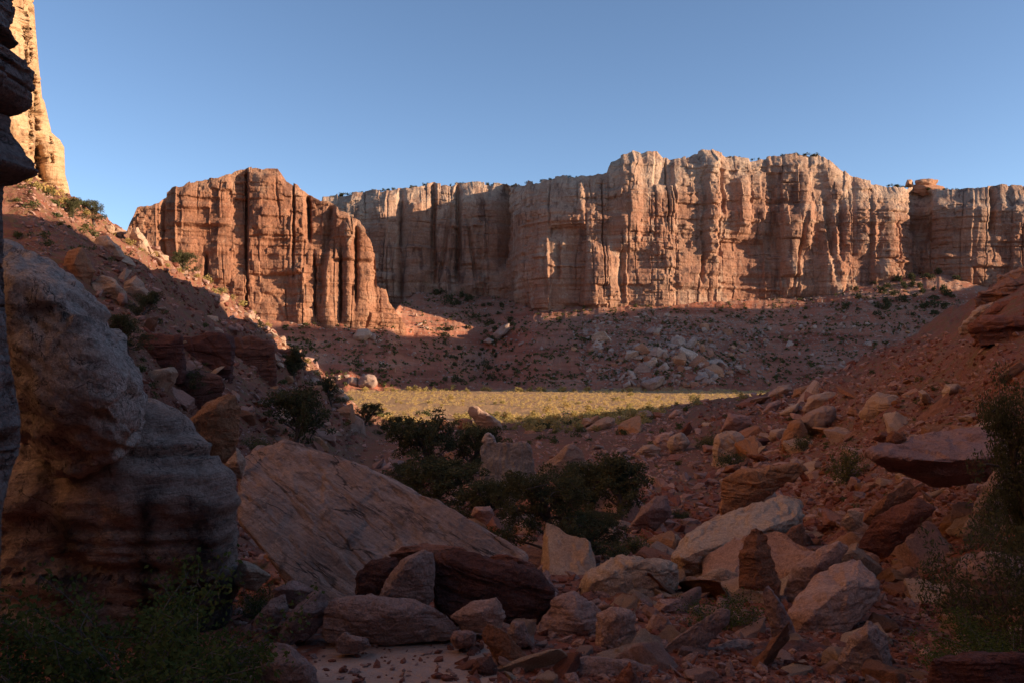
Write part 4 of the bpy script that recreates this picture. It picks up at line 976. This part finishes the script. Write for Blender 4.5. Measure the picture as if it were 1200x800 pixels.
sprotos = []
for i in range(10):
    cname, mk = rock_kinds[(0, 3, 2, 4, 3)[i % 5]]
    me = random_rock(4, 700+i, flat=.28+.1*(i % 4)); me.name = 'slab'; me.materials.append(M[mk]); sprotos.append((me, cname))
def scatter_slabs():
    rg = np.random.default_rng(64); out = []; first = {}
    for nm, zones in (('flat_rock', (((860, 1200, 440, 700), 110, 3.0, 44, 'on the red slope'), ((690, 960, 470, 640), 60, 2.7, 30, 'on the bench below the meadow'), ((480, 760, 500, 620), 30, 2.6, 24, 'on the wash floor among the junipers'), ((550, 1110, 610, 800), 90, 3.75, 95, 'in the jumble'))),
                      ('broken_block', (((110, 430, 300, 520), 95, 2.75, 34, 'on the shaded hillside'), ((230, 420, 420, 540), 40, 2.6, 24, 'on the foot of the shaded hillside')))):
        for (x0, x1, y0, y1), n, mu, mx, where in zones:
            for k in range(n):
                px = rg.uniform(x0, x1); py = rg.uniform(y0, y1); D = ray_D(px, py)
                if D is None or D > 270 or D < 7.3: continue
                sp = float(np.clip(rg.lognormal(mu-.15, .5), 6, mx)); sz = sp/F*D*.55
                me, cname = sprotos[int(rg.integers(len(sprotos)))]
                if me.name not in first: o = link(nm, me); first[me.name] = o
                else: o = first[me.name].copy(); COL.objects.link(o); o.name = nm
                for kk in list(o.keys()): del o[kk]
                x = (px-600)/F*D
                o.location = (x, D, (HY-py)/F*D+.1*sz); o.scale = (sz*rg.uniform(.9, 1.4), sz*rg.uniform(.8, 1.2), sz*rg.uniform(.8, 1.4))
                o.rotation_euler = (rg.normal()*.35, rg.normal()*.35-(.35 if px > 760 else -.35), rg.uniform(0, 6.28))
                c = np.array([x, D, 0]); best = min(LAND, key=lambda L: np.hypot(L[1][0]-x, L[1][1]-D)/(1+.02*D)-.3*L[2])
                tag(o, None, 'rock slab' if nm == 'flat_rock' else 'rock block', 'slabs on the bench and red slope' if nm == 'flat_rock' else 'broken blocks on the shaded hillside')
                out.append((o, f'{"small" if sp < 11 else "large"} {cname} {"slab" if nm == "flat_rock" else "block"} lying near the {best[0]}'))
    number_labels(out)
scatter_slabs()

tprotos = []
for i in range(8):
    me = random_rock(3, 500+i, flat=.75); me.materials.append(M['talus' if i % 3 else 'orange']); tprotos.append(me)
def scatter_talus():
    rg = np.random.default_rng(8); out = []; first = {}
    fields = [((690, 870, 370, 452), 150, (4, 22), 'below the central buttress'), ((640, 700, 360, 410), 24, (4, 12), 'on the talus ridge under the buttress'),
              ((880, 1010, 375, 450), 50, (2.5, 7), 'on the scree under the grey wall'), ((985, 1090, 350, 420), 26, (2.5, 6), 'in the pale scree chute under the wall'),
              ((340, 470, 375, 450), 22, (2, 6), 'on the red talus under the butte'), ((480, 640, 360, 450), 26, (2, 6), 'on the dark talus below the pillars')]
    for (x0, x1, y0, y1), n, (a, b), where in fields:
        k = 0
        while k < n:
            px = rg.uniform(x0, x1); py = rg.uniform(y0, y1)
            if b > 10:
                px = np.clip(rg.normal(785, 45), x0, x1); py = np.clip(rg.normal(422, 20), y0, y1)
            D = ray_D(px, py, 350)
            if D is None or D < 380: k += 1; continue
            s = np.clip(a*rg.lognormal(.75, .5), a, b)/F*D*.5
            me = tprotos[int(rg.integers(len(tprotos)))]
            if me.name not in first: o = link('talus_boulder', me); first[me.name] = o
            else: o = first[me.name].copy(); COL.objects.link(o)
            o.location = ((px-600)/F*D, D, (HY-py)/F*D+.25*s)
            o.scale = (s*rg.uniform(.8, 1.3), s*rg.uniform(.8, 1.3), s*rg.uniform(.7, 1.2)); o.rotation_euler = (rg.normal()*.5, rg.normal()*.5, rg.uniform(0, 6.28))
            tag(o, None, 'boulder', 'fallen boulders on the far talus')
            out.append((o, f'{"big" if s > 1.9 else "small"} pale fallen boulder {where}')); k += 1
    number_labels(out)
scatter_talus()

# rubble nobody could count: one mesh
def rubble():
    rg = np.random.default_rng(77)
    bases = []
    for i in range(6):
        V, Fc = ico(1); r = np.random.default_rng(i)
        n = r.normal(size=(9, 3)); n /= np.linalg.norm(n, axis=1)[:, None]; h = r.uniform(.5, .95, 9)
        rr = ((np.maximum(V @ n.T, 0)/h)**16).sum(1)
        rr = np.where(rr > 1e-6, rr, 1e-6)**(-1/16.); bases.append((V*np.minimum(rr, 1.3)[:, None]*np.array([1, .8, .62]), Fc))
    for key, zones in (('red', [(270, 1200, 560, 805, 6500, 6, 22), (1200, 1700, 330, 800, 3500, 4, 18), (820, 1200, 400, 600, 3000, 2.6, 10), (110, 430, 290, 540, 2600, 2.8, 12)]),
                       ('pink', [(270, 1200, 540, 805, 2000, 6, 24), (20, 140, 205, 300, 700, 2.5, 10), (700, 1200, 440, 560, 2200, 2.6, 12), (860, 1200, 390, 620, 3200, 2.6, 12), (1200, 1700, 300, 760, 2500, 4, 18), (440, 800, 486, 560, 1800, 2.4, 10), (110, 430, 290, 540, 3000, 2.8, 14), (130, 430, 200, 470, 300, 2, 6)]),
                       ('purple', [(270, 1200, 540, 805, 3000, 6, 22)]),
                       ('talus', [(340, 1130, 330, 456, 3800, 1.5, 4.5), (680, 900, 370, 452, 2200, 2.2, 8), (930, 1100, 340, 430, 900, 1.8, 5)])):
        VV, FF, off = [], [], 0
        for (x0, x1, y0, y1, n, a, b) in zones:
            px = rg.uniform(x0, x1, n); py = rg.uniform(y0, y1, n)
            for u, w in zip(px, py):
                if key != 'talus' and 345 < u < 552 and w > 738 and rg.random() < .75: continue
                D = ray_D(u, w, 330 if key == 'talus' else 4)
                if D is None or (key != 'talus' and D > 300): continue
                s = np.clip(a*rg.lognormal(.2, .6), a*.7, b)/F*D*.5
                V, Fc = bases[int(rg.integers(6))]
                ang = rg.uniform(0, 6.28); ca, sa = math.cos(ang), math.sin(ang); tl = rg.normal()*.4
                W = V*s
                W = np.stack([W[:, 0]*ca-W[:, 1]*sa, W[:, 0]*sa+W[:, 1]*ca, W[:, 2]+tl*W[:, 0]], -1)
                VV.append(W+np.array([(u-600)/F*D, D, (HY-w)/F*D+.15*s])); FF.append(Fc+off); off += len(V)
        me = mesh_from('rubble', np.concatenate(VV), np.concatenate(FF), False)
        tag(link('rubble', me, M[key]), {'red': 'small red rubble strewn over the wash and slopes', 'pink': 'small pale rubble strewn over the wash and slopes', 'purple': 'small purple grey rubble strewn over the wash', 'talus': 'small pale rubble strewn over the far talus'}[key], 'rubble', kind='stuff')
rubble()

# ------------------------------------------------------------------ plants
class MB:
    def __init__(self): self.V, self.F, self.n = [], [], 0
    def tube(self, pts, radii, k=6):
        pts = np.asarray(pts, float); m = len(pts)
        d = np.gradient(pts, axis=0); d /= np.linalg.norm(d, axis=1)[:, None]+1e-9
        up = np.array([0.31, 0.21, .93]); a = np.cross(d, up); a /= np.linalg.norm(a, axis=1)[:, None]+1e-9; b = np.cross(d, a)
        an = np.arange(k)/k*2*math.pi
        ring = pts[:, None]+np.asarray(radii)[:, None, None]*(a[:, None]*np.cos(an)[None, :, None]+b[:, None]*np.sin(an)[None, :, None])
        self.V.append(ring.reshape(-1, 3)); self.F.append(grid_faces(m, k, True)+self.n); self.n += m*k
    def build(self, name): return mesh_from(name, np.concatenate(self.V), np.concatenate(self.F), True)

def leaves_mesh(name, C, N, size, rg, aspect=.5, up=.3):
    """many leaf-sized faces at points C"""
    n = len(C)
    a = rg.normal(size=(n, 3)); a[:, 2] += up; a /= np.linalg.norm(a, axis=1)[:, None]
    b = rg.normal(size=(n, 3)); b -= (b*a).sum(1)[:, None]*a; b /= np.linalg.norm(b, axis=1)[:, None]
    s = size*rg.uniform(.6, 1.4, n)[:, None]
    V = np.stack([C-a*s*.5, C+b*s*aspect*.5, C+a*s*.5, C-b*s*aspect*.5], 1).reshape(-1, 3)
    return mesh_from(name, V, np.arange(4*n).reshape(n, 4), False)

def make_juniper(seed, spread=1.0, low=.18, nleaf=7500, leaf=.08):
    """unit-height juniper: twisted trunk with limbs, crown of leaf clumps"""
    rg = np.random.default_rng(seed)
    mb = MB(); clumps = []
    tp = [np.zeros(3)]
    d = np.array([rg.normal()*.12, rg.normal()*.12, 1.0])
    for i in range(7):
        d = d+rg.normal(size=3)*np.array([.25, .25, .05]); d /= np.linalg.norm(d); tp.append(tp[-1]+d*.1)
    tp = np.array(tp); tp[0, 2] = -.06
    mb.tube(tp, np.linspace(.045, .014, len(tp)), 8)
    nl = 15
    for i in range(nl):
        f = low+(0.95-low)*i/(nl-1); k = f*(len(tp)-1); b = tp[int(k)]*(1-k % 1)+tp[min(int(k)+1, len(tp)-1)]*(k % 1)
        ang = i*2.4+rg.normal()*.4
        L = spread*(.46-.26*f)*rg.uniform(.7, 1.2)
        q = [b]; dr = np.array([math.cos(ang), math.sin(ang), .35+.5*f+rg.normal()*.15]); dr /= np.linalg.norm(dr)
        for j in range(5):
            dr = dr+rg.normal(size=3)*.22+np.array([0, 0, .06]); dr /= np.linalg.norm(dr); q.append(q[-1]+dr*L/5)
        q = np.array(q); mb.tube(q, np.linspace(.014, .004, 6), 5)
        for j in range(2, 6):
            clumps.append((q[j]+rg.normal(size=3)*.025, rg.uniform(.055, .115)*(1.1 if j > 3 else .8)))
            e = q[j]+rg.normal(size=3)*np.array([.08, .08, .05])*spread
            mb.tube([q[j], (q[j]+e)/2+rg.normal(size=3)*.01, e], [.005, .0035, .002], 4); clumps.append((e, rg.uniform(.05, .09)))
    clumps.append((tp[-1]+np.array([0, 0, .05]), .1)); clumps.append((tp[-1]+np.array([.03, 0, .12]), .07))
    w = np.array([c[1]**2 for c in clumps]); w /= w.sum()
    idx = rg.choice(len(clumps), nleaf, p=w)
    cc = np.array([c[0] for c in clumps])[idx]; rr = np.array([c[1] for c in clumps])[idx]
    g = rg.normal(size=(nleaf, 3)); g /= np.linalg.norm(g, axis=1)[:, None]; g *= rg.uniform(.25, 1.05, (nleaf, 1))**.6
    C = cc+g*rr[:, None]*np.array([1, 1, .75])
    C[:, 2] = np.maximum(C[:, 2], .03)
    top = C[:, 2].max()
    lm = leaves_mesh('crown', C/top, None, leaf*.5, rg)
    tm = mb.build('trunk')
    V = np.empty(len(tm.vertices)*3, np.float32); tm.vertices.foreach_get('co', V); tm.vertices.foreach_set('co', V/top); tm.update()
    tm.materials.append(M['bark']); lm.materials.append(M['juniper'])
    return tm, lm, float(np.abs(C[:, :2]).max()/top)
JUN = [make_juniper(1), make_juniper(2, 1.25, .1), make_juniper(3, .85, .25), make_juniper(4, 1.4, .08), make_juniper(5, 1.3, .1, 17000, .05), make_juniper(6, 1.0, .12, 30000, .032)]

def juniper(label, px, py, hpx, var, D=None, group='junipers', wide=1.0):
    d = D or ray_D(px, py)
    if d is None: return
    x = (px-600)/F*d; z = (HY-py)/F*d if D is None else tz(x, d)
    h = hpx/F*d
    e = link('juniper', None, loc=(x, d, z))
    tag(e, label, 'tree', group)
    tm, lm, _ = JUN[var]
    for nm, me in (('trunk', tm), ('crown', lm)):
        o = link(nm, me, parent=e); 
    e.scale = (h*wide, h*wide, h); e.rotation_euler = (0, 0, random.uniform(0, 6.28))
    return e
for args in (
    ('dark juniper with an open trunk at the near edge of the lit meadow', 503, 560, 82, 3),
    ('dark bushy juniper beside the orange block below the meadow', 541, 556, 60, 1),
    ('wide dark juniper mass against the top of the huge slab', 515, 606, 78, 3, 44.0, 'junipers', 1.35),
    ('dark juniper tight behind the low end of the huge slab', 560, 612, 62, 1, 38.0, 'junipers', 1.2),
    ('low dark juniper above the crest of the huge slab', 478, 575, 40, 1, 55.0),
    ('rounded juniper with a bare trunk before the pale leaning slab', 726, 617, 88, 0, 38.0, 'junipers', 1.0),
    ('bushy juniper rising behind the rounded juniper', 672, 598, 70, 1, 44.0, 'junipers', 1.15),
    ('slim juniper between the pointed tan fin and the rounded juniper', 697, 590, 52, 2, 46.0),
    ('gnarled juniper with twisting dark limbs beside the dark red block', 648, 690, 118, 4, 19.5, 'junipers', 1.05),
    ('low juniper thicket under the gnarled juniper', 690, 668, 62, 4, 20.5, 'junipers', 1.35),
    ('tall dark juniper rising behind the open bush beside the red slope', 1232, 0, 310, 5, 13.0, 'junipers', .48),
    ('spreading juniper on the shaded hillside behind the huge slab', 344, 528, 84, 3, None, 'junipers', .9),
    ('small upright juniper on the hillside below the lit crest', 343, 446, 42, 2),
    ('round juniper at the foot of the hillside near the meadow', 388, 474, 34, 0),
    ('low juniper on the last spur of the hillside', 426, 500, 30, 1),
    ('small dark juniper below the last spur of the hillside', 452, 512, 26, 1),
    ('half lit juniper on the crest below the sandstone tower', 110, 262, 30, 1),
    ('dark juniper in shade just below the half lit one', 86, 258, 26, 0),
    ('thin grey green juniper on the lit crest beside the butte', 217, 322, 30, 3),
    ('dark juniper bush on the hillside above the dark ledge', 166, 372, 32, 1),
    ('dark juniper bush beside the grey boulder on the hillside', 150, 412, 44, 1),
    ('dark juniper bush behind the brown tilted block', 225, 470, 40, 3),
    ): juniper(*args)

def make_shrub(seed, nstem=26, nleaf=1500, leaf=.06, dome=.55, arch=.6, stem_r=.008, aspect=.5):
    """unit-wide shrub: many stems fanning from the base, leaves along the outer halves"""
    rg = np.random.default_rng(seed); mb = MB(); pts = []
    for i in range(nstem):
        a = rg.uniform(0, 6.28); lean = rg.uniform(.1, 1.0)
        L = rg.uniform(.65, 1.0); q = [np.array([rg.normal()*.03, rg.normal()*.03, -.03])]
        d = np.array([math.cos(a)*lean, math.sin(a)*lean, 1.1-.5*lean]); d /= np.linalg.norm(d)
        for j in range(6):
            d = d+np.array([math.cos(a), math.sin(a), -.35])*arch*.12+rg.normal(size=3)*.14; d /= np.linalg.norm(d)
            q.append(q[-1]+d*L*dome/5.0)
        q = np.array(q); q[1:, 2] = np.maximum(q[1:, 2], .03); mb.tube(q, np.linspace(stem_r, stem_r*.3, 7), 4)
        for j in range(2, 7):
            pts.append((q[j], .05+.03*j/6))
            if j > 2:
                for _ in range(2):
                    e = q[j]+rg.normal(size=3)*.07; mb.tube([q[j], e], [stem_r*.4, stem_r*.2], 3); pts.append((e, .05))
    c = np.array([p[0] for p in pts]); r = np.array([p[1] for p in pts])
    idx = rg.integers(0, len(pts), nleaf)
    C = c[idx]+rg.normal(size=(nleaf, 3))*r[idx][:, None]*.75; C[:, 2] = np.maximum(C[:, 2], .01)
    lm = leaves_mesh('foliage', C, None, leaf, rg, aspect); sm = mb.build('stem')
    return sm, lm

SH = {}
def shrub_set(key, leafmat, twig, **kw):
    L = []
    for s in range(kw.pop('n', 3)):
        sm, lm = make_shrub(kw.get('seed', 10)+s*7, **{k: v for k, v in kw.items() if k != 'seed'})
        sm.materials.append(M[twig]); lm.materials.append(M[leafmat]); L.append((sm, lm))
    SH[key] = L
shrub_set('bush', 'shrubleaf', 'twig', seed=20, nstem=24, nleaf=1600, leaf=.05)
shrub_set('leafy', 'leafy', 'twig', seed=50, nstem=34, nleaf=9000, leaf=.026, dome=.75, arch=.9, stem_r=.006, aspect=.6)
shrub_set('sage', 'sage', 'twig', seed=80, nstem=16, nleaf=420, leaf=.10, dome=.55, arch=.3)
shrub_set('green', 'leafy', 'twig', seed=95, nstem=30, nleaf=2600, leaf=.035, dome=.6, arch=.5)
shrub_set('tuft', 'grassblade', 'grassblade', seed=110, nstem=70, nleaf=160, leaf=.03, dome=.62, arch=1.1, stem_r=.006, aspect=.2)
shrub_set('open', 'juniper', 'bark', seed=130, nstem=30, nleaf=9000, leaf=.03, dome=.8, arch=.3, stem_r=.005, aspect=.4)

def shrub(label, key, px, py, wpx, hscale=1.0, D=None, name='shrub', cat='shrub', group=None, var=0, lift=0.0):
    d = D or ray_D(px, py)
    if d is None: return None
    x = (px-600)/F*d; z = (HY-py)/F*d if D is None else tz(x, d)+lift
    w = wpx/F*d
    e = link(name, None, loc=(x, d, z)); tag(e, label, cat, group)
    sm, lm = SH[key][var % len(SH[key])]
    link('stem', sm, parent=e); link('foliage', lm, parent=e)
    e.scale = (w, w, w*hscale); e.rotation_euler = (0, 0, random.uniform(0, 6.28))
    return e
shrub('big leafy shrub with arching pale stems spreading below the pale ledge boulder', 'leafy', 150, 800, 250, .95, 6.6, group='leafy shrubs below the pale ledge boulder')
shrub('low leafy shrub in the darkest corner below the outcrop', 'leafy', 30, 800, 230, .8, 6.0, var=1, group='leafy shrubs below the pale ledge boulder')
shrub('sprawling leafy shrub reaching toward the stony sand', 'leafy', 232, 790, 130, .9, 7.2, var=2, group='leafy shrubs below the pale ledge boulder')
shrub('dense green shrub between the pale ledge boulder and the huge slab', 'green', 306, 668, 62, 1.15, 11.6)
shrub('bright green shrub behind the dark stone plank', 'green', 846, 742, 84, .85, 10.6, var=1)
shrub('grey green bush with yellow flower tips on the red slope', 'bush', 993, 564, 56, 1.2, None, var=1)
shrub('dark bush in front of the pale striped boulder', 'bush', 857, 546, 36, 1.0, None)
shrub('dark tall bush beside the pale striped boulder', 'bush', 829, 524, 28, 1.3, None, var=2)
shrub('grey bush at the foot of the upright brown rock', 'bush', 941, 528, 34, .9, None, var=1)
shrub('green bush on the wash floor behind the pale leaning slab', 'bush', 797, 606, 26, .9, None, var=2)
shrub('spreading bush on the wash floor below the rounded juniper', 'bush', 742, 648, 60, .6, None, var=1)
shrub('green bush under the end of the flat rust stone', 'bush', 1085, 690, 34, .7, None, var=0)
shrub('large open dark bush with thin bare branches on the right slope', 'open', 1204, 640, 160, 1.3, 9.6, group='dark bushes on the right slope')
0 and shrub('tall dark bush rising behind the open bush on the right slope', 'open', 1192, 560, 120, 1.3, 13.0, var=1, group='dark bushes on the right slope')
shrub('dark leafy bush low over the square dark block', 'leafy', 1172, 760, 130, .8, 8.2, var=1, group='dark bushes on the right slope')
shrub('pale bush with bare twigs on the hillside above the huge slab', 'bush', 296, 520, 40, .8, 40.0, var=0)
for i, (px, py, w, lab) in enumerate(((502, 748, 30, 'dry grass tuft beside the long purple grey rock'), (408, 690, 24, 'dry grass tuft at the foot of the huge slab'), (298, 716, 36, 'green grass tuft beside the small pointed rock'), (338, 745, 26, 'dry grass tuft beside the dark pyramid rock'),
    (303, 668, 26, 'grass tuft under the dense green shrub'), (1085, 600, 24, 'dry grass tuft beside the flat rust stone'), (650, 785, 22, 'pale grass tuft on the flat grey slab'), (1020, 690, 22, 'dry grass tuft on the rubble beside the angular block'))):
    shrub(lab, 'tuft', px, py, w, 1.0, None, 'grass_tuft', 'grass tuft', 'grass tufts among the rocks', i)

def single_bush(seed, n, leaf, mats, tall=.6):
    """distant bush: one mesh, too small in the picture to show parts"""
    rg = np.random.default_rng(seed)
    k = 7; cc = rg.normal(size=(k, 3))*np.array([.22, .22, .12])+np.array([0, 0, tall*.45])
    idx = rg.integers(0, k, n); g = rg.normal(size=(n, 3)); g /= np.linalg.norm(g, axis=1)[:, None]
    C = cc[idx]+g*rg.uniform(.3, 1, (n, 1))**.5*.24*np.array([1, 1, tall*1.3]); C[:, 2] = np.maximum(C[:, 2], 0.0)
    me = leaves_mesh('bush', C, None, leaf, rg, .6); me.materials.append(M[mats]); return me

def scatter_bushes():
    rg = np.random.default_rng(99)
    dark = [single_bush(i, 170, .17, 'juniper', .8) for i in range(4)]
    mid = [single_bush(20+i, 170, .15, 'shrubleaf', .6) for i in range(4)]
    sage = [single_bush(40+i, 150, .16, 'sage', .65) for i in range(5)]
    first = {}
    def put(me, name, px, py, w, D, cat, group, hs=1.0):
        if me.name not in first: o = link(name, me); first[me.name] = o
        else: o = first[me.name].copy(); COL.objects.link(o); o.name = name
        wm = w/F*D; x = (px-600)/F*D
        o.location = (x, D, tz(x, D)-.03*wm); o.scale = (wm, wm, wm*hs); o.rotation_euler = (0, 0, rg.uniform(0, 6.28))
        for k in list(o.keys()): del o[k]
        tag(o, None, cat, group); return o
    out = []
    # dark junipers and bushes on the far talus
    zones = [((480, 600, 335, 360), 26, 5, 11, dark, 'dark green bush along the base of the fluted pillars'), ((990, 1125, 322, 372), 44, 5, 11, dark, 'dark green bush at the foot of the grey wall'), ((520, 600, 360, 450), 46, 4, 9, dark, 'dark bush in the gully between the red talus slopes'),
             ((470, 690, 375, 450), 36, 2.5, 6, mid, 'dark bush on the talus below the pillars'), ((330, 470, 378, 450), 30, 2.5, 5, mid, 'small bush on the red talus under the butte'), ((680, 990, 358, 445), 80, 3, 7, mid, 'dark bush on the boulder strewn talus'), ((900, 1100, 380, 440), 24, 3, 6, mid, 'dark bush on the talus under the grey wall')]
    for (x0, x1, y0, y1), n, a, b, prot, lab in zones:
        for k in range(n):
            px = rg.uniform(x0, x1); py = rg.uniform(y0, y1)
            D = ray_D(px, py, 340)
            if D is None or D < 380 or D > 700: continue
            out.append((put(prot[k % len(prot)], 'desert_bush', px, py, rg.uniform(a, b)*1.15, D, 'bush', 'dark bushes on the far talus', rg.uniform(.9, 1.4)), lab))
    # slopes nearer by
    zones = [((15, 120, 205, 300), 30, 6, 18, mid, 'grey green bush on the upper hillside below the tower'), ((110, 420, 280, 500), 70, 5, 16, mid, 'grey green bush on the shaded hillside'), ((760, 1130, 430, 600), 70, 4, 12, mid, 'grey green bush on the red slope'), ((620, 800, 490, 560), 26, 6, 14, mid, 'grey green bush on the shaded floor before the meadow'), ((440, 700, 486, 520), 55, 5, 15, mid, 'olive bush at the shadow edge of the meadow')]
    for (x0, x1, y0, y1), n, a, b, prot, lab in zones:
        for k in range(n):
            px = rg.uniform(x0, x1); py = rg.uniform(y0, y1); D = ray_D(px, py)
            if D is None or D > 300: continue
            out.append((put(prot[k % len(prot)], 'slope_bush', px, py, rg.uniform(a, b), D, 'bush', 'grey green bushes on the near slopes', rg.uniform(.7, 1.1)), lab))
    # crest bushes in the sun
    for k, (px, py, w) in enumerate(((243, 334, 15), (262, 345, 13), (284, 359, 14), (305, 370, 14), (30, 214, 22), (18, 208, 20), (60, 228, 22), (180, 300, 12), (322, 384, 12), (196, 310, 9), (335, 395, 11), (45, 222, 18), (130, 268, 14), (152, 286, 12), (165, 294, 9), (210, 318, 12), (230, 330, 10), (252, 342, 11), (272, 354, 10), (294, 368, 12), (314, 382, 10), (345, 412, 12), (360, 424, 11), (372, 438, 10), (100, 250, 13), (75, 236, 15))):
        D = ray_D(px, py+2) or 140.
        if D > 260: continue
        out.append((put(sage[k % 5], 'crest_bush', px, py, w, D, 'bush', 'sunlit bushes along the crest of the hillside', 1.1), 'sunlit yellow green bush on the lit crest of the hillside'))
    # meadow
    n = 0
    while n < 240:
        D = 228+215*rg.random()**1.3; px = rg.uniform(425, 930)
        x = (px-600)/F*D
        if n < 95: D = rg.uniform(192, 265); px = rg.uniform(540, 760)
        w = rg.uniform(1.4, 4.2) if D < 300 or rg.random() < .2 else rg.uniform(1.2, 2.4)
        th = math.atan((px-600)/F)
        if float(np.interp(th, TAL[0], TAL[1]))*math.cos(th) < D-3: continue
        out.append((put(sage[n % 5], 'sagebrush', px, 0, w/D*F, D, 'bush', 'sagebrush in the sunlit meadow', rg.uniform(.8, 1.25)), 'yellow green sagebrush at the near edge of the lit meadow' if D < 270 else 'yellow sagebrush out on the lit meadow')); n += 1
    for k in range(26):
        px = rg.uniform(425, 700); D = rg.uniform(425, 440)
        out.append((put(sage[k % 5], 'sagebrush', px, 0, rg.uniform(2.4, 5.0)/D*F, D, 'bush', 'sagebrush in the sunlit meadow', 1.1), 'tall sagebrush along the far edge of the lit meadow'))
    number_labels(out)
    # rim trees
    out = []
    tops = wall_top
    for k in range(80):
        px = rg.uniform(385, 700) if k < 48 else (rg.uniform(840, 980) if k < 60 else rg.uniform(1035, 1165))
        py = np.interp(px, *zip(*tops)); D = float(np.interp(px, [b[0] for b in wall_base], [b[1] for b in wall_base]))+22
        w = rg.uniform(3, 6.5)/F*D; x = (px-600)/F*D
        me = dark[k % 4]
        o = first[me.name].copy(); COL.objects.link(o); o.name = 'rim_juniper'
        o.location = (x, D, (HY-py)/F*D-1.3); o.scale = (w, w, w*1.1); o.rotation_euler = (0, 0, rg.uniform(0, 6.28))
        for kk in list(o.keys()): del o[kk]
        tag(o, None, 'tree', 'small junipers along the canyon rim')
        out.append((o, 'tiny dark juniper on the rim above the fluted pillars' if px < 720 else ('tiny dark juniper on the high rim of the wall' if px < 1000 else 'tiny dark juniper on the low plateau rim')))
    number_labels(out)
scatter_bushes()

def meadow_grass():
    rg = np.random.default_rng(123); n = 5200
    D = 225+235*rg.random(n)**1.1; px = rg.uniform(400, 1000, n); x = (px-600)/F*D
    z, r, th, s, sw, q, far = terrain(x, D, True)
    pt = perlin(x*.035, D*.012, 3.0)+.5*perlin(x*.15, D*.06, 5.0)
    ok = (far == 0) & (sw < .5) & (pt > -.22); x, D, z = x[ok], D[ok], z[ok]; n = len(x)
    k = 16
    size = rg.lognormal(-.35, .4, n)
    C = np.stack([x, D, z], -1)[:, None]+rg.normal(size=(n, k, 3))*size[:, None, None]*np.array([.5, .5, .26])+np.array([0, 0, .32])
    me = leaves_mesh('meadow_grass', C.reshape(-1, 3), None, .45, rg, .45, 1.2)
    tag(link('meadow_grass', me, M['meadowgrass']), 'sunlit yellow grass and low brush covering the meadow', 'grass', kind='stuff')
meadow_grass()

def far_scrub():
    rg = np.random.default_rng(321); CC = []
    for i in range(7500):
        px = rg.uniform(330, 1130); py = rg.uniform(335, 452); D = ray_D(px, py, 330)
        if D is None or D < 400 or D > 700: continue
        if perlin(px*.03, py*.08, 4.0)+.5*perlin(px*.1, py*.2, 6.0) < .02 and rg.random() < .93: continue
        w = .7*rg.lognormal(.35, .5); c = np.array([(px-600)/F*D, D, (HY-py)/F*D+.25*w])
        CC.append(c+rg.normal(size=(16, 3))*w*np.array([.32, .32, .22]))
    me = leaves_mesh('scrub', np.concatenate(CC), None, 1.0, rg, .6)
    tag(link('scrub', me, M['shrubleaf']), 'low dark scrub dotted over the far talus', 'scrub', kind='stuff')
far_scrub()

# ------------------------------------------------------------------ light, sky, camera
EL, AZ = R(12.0), R(11.0)          # sun low from the right, a little behind the viewer
S = Vector((math.cos(EL)*math.cos(AZ), -math.cos(EL)*math.sin(AZ), math.sin(EL)))
sun = bpy.data.lights.new('sun', 'SUN'); sun.energy = 4.6; sun.angle = R(.5); sun.color = (1.0, .75, .51)
so = bpy.data.objects.new('sun', sun); COL.objects.link(so); so.rotation_mode = 'QUATERNION'; so.rotation_quaternion = S.to_track_quat('Z', 'Y'); so.location = (300, -100, 200)
w = bpy.data.worlds.new('World'); sc.world = w; w.use_nodes = True
nt = w.node_tree
sky = nt.nodes.new('ShaderNodeTexSky'); sky.sky_type = 'NISHITA'; sky.sun_disc = False
sky.sun_elevation = EL; sky.sun_rotation = math.atan2(S.x, S.y); sky.altitude = 1500; sky.air_density = .72; sky.dust_density = 1.0; sky.ozone_density = 1.5
bg = nt.nodes['Background']; bg.inputs['Strength'].default_value = .1
nt.links.new(sky.outputs[0], bg.inputs['Color'])

cam = bpy.data.cameras.new('camera'); co = bpy.data.objects.new('camera', cam); COL.objects.link(co)
cam.sensor_width = 36; cam.lens = 36*F/1200; cam.clip_end = 20000; cam.clip_start = .05
co.location = (0, 0, 0); co.rotation_euler = (R(90), 0, 0); cam.shift_y = (HY-400)/1200
sc.camera = co
sc.view_settings.view_transform = 'Standard'; sc.view_settings.look = 'None'; sc.view_settings.exposure = 1.2; sc.view_settings.gamma = 1.0
sc.cycles.use_denoising = True
sc.cycles.max_bounces = 6; sc.cycles.diffuse_bounces = 4
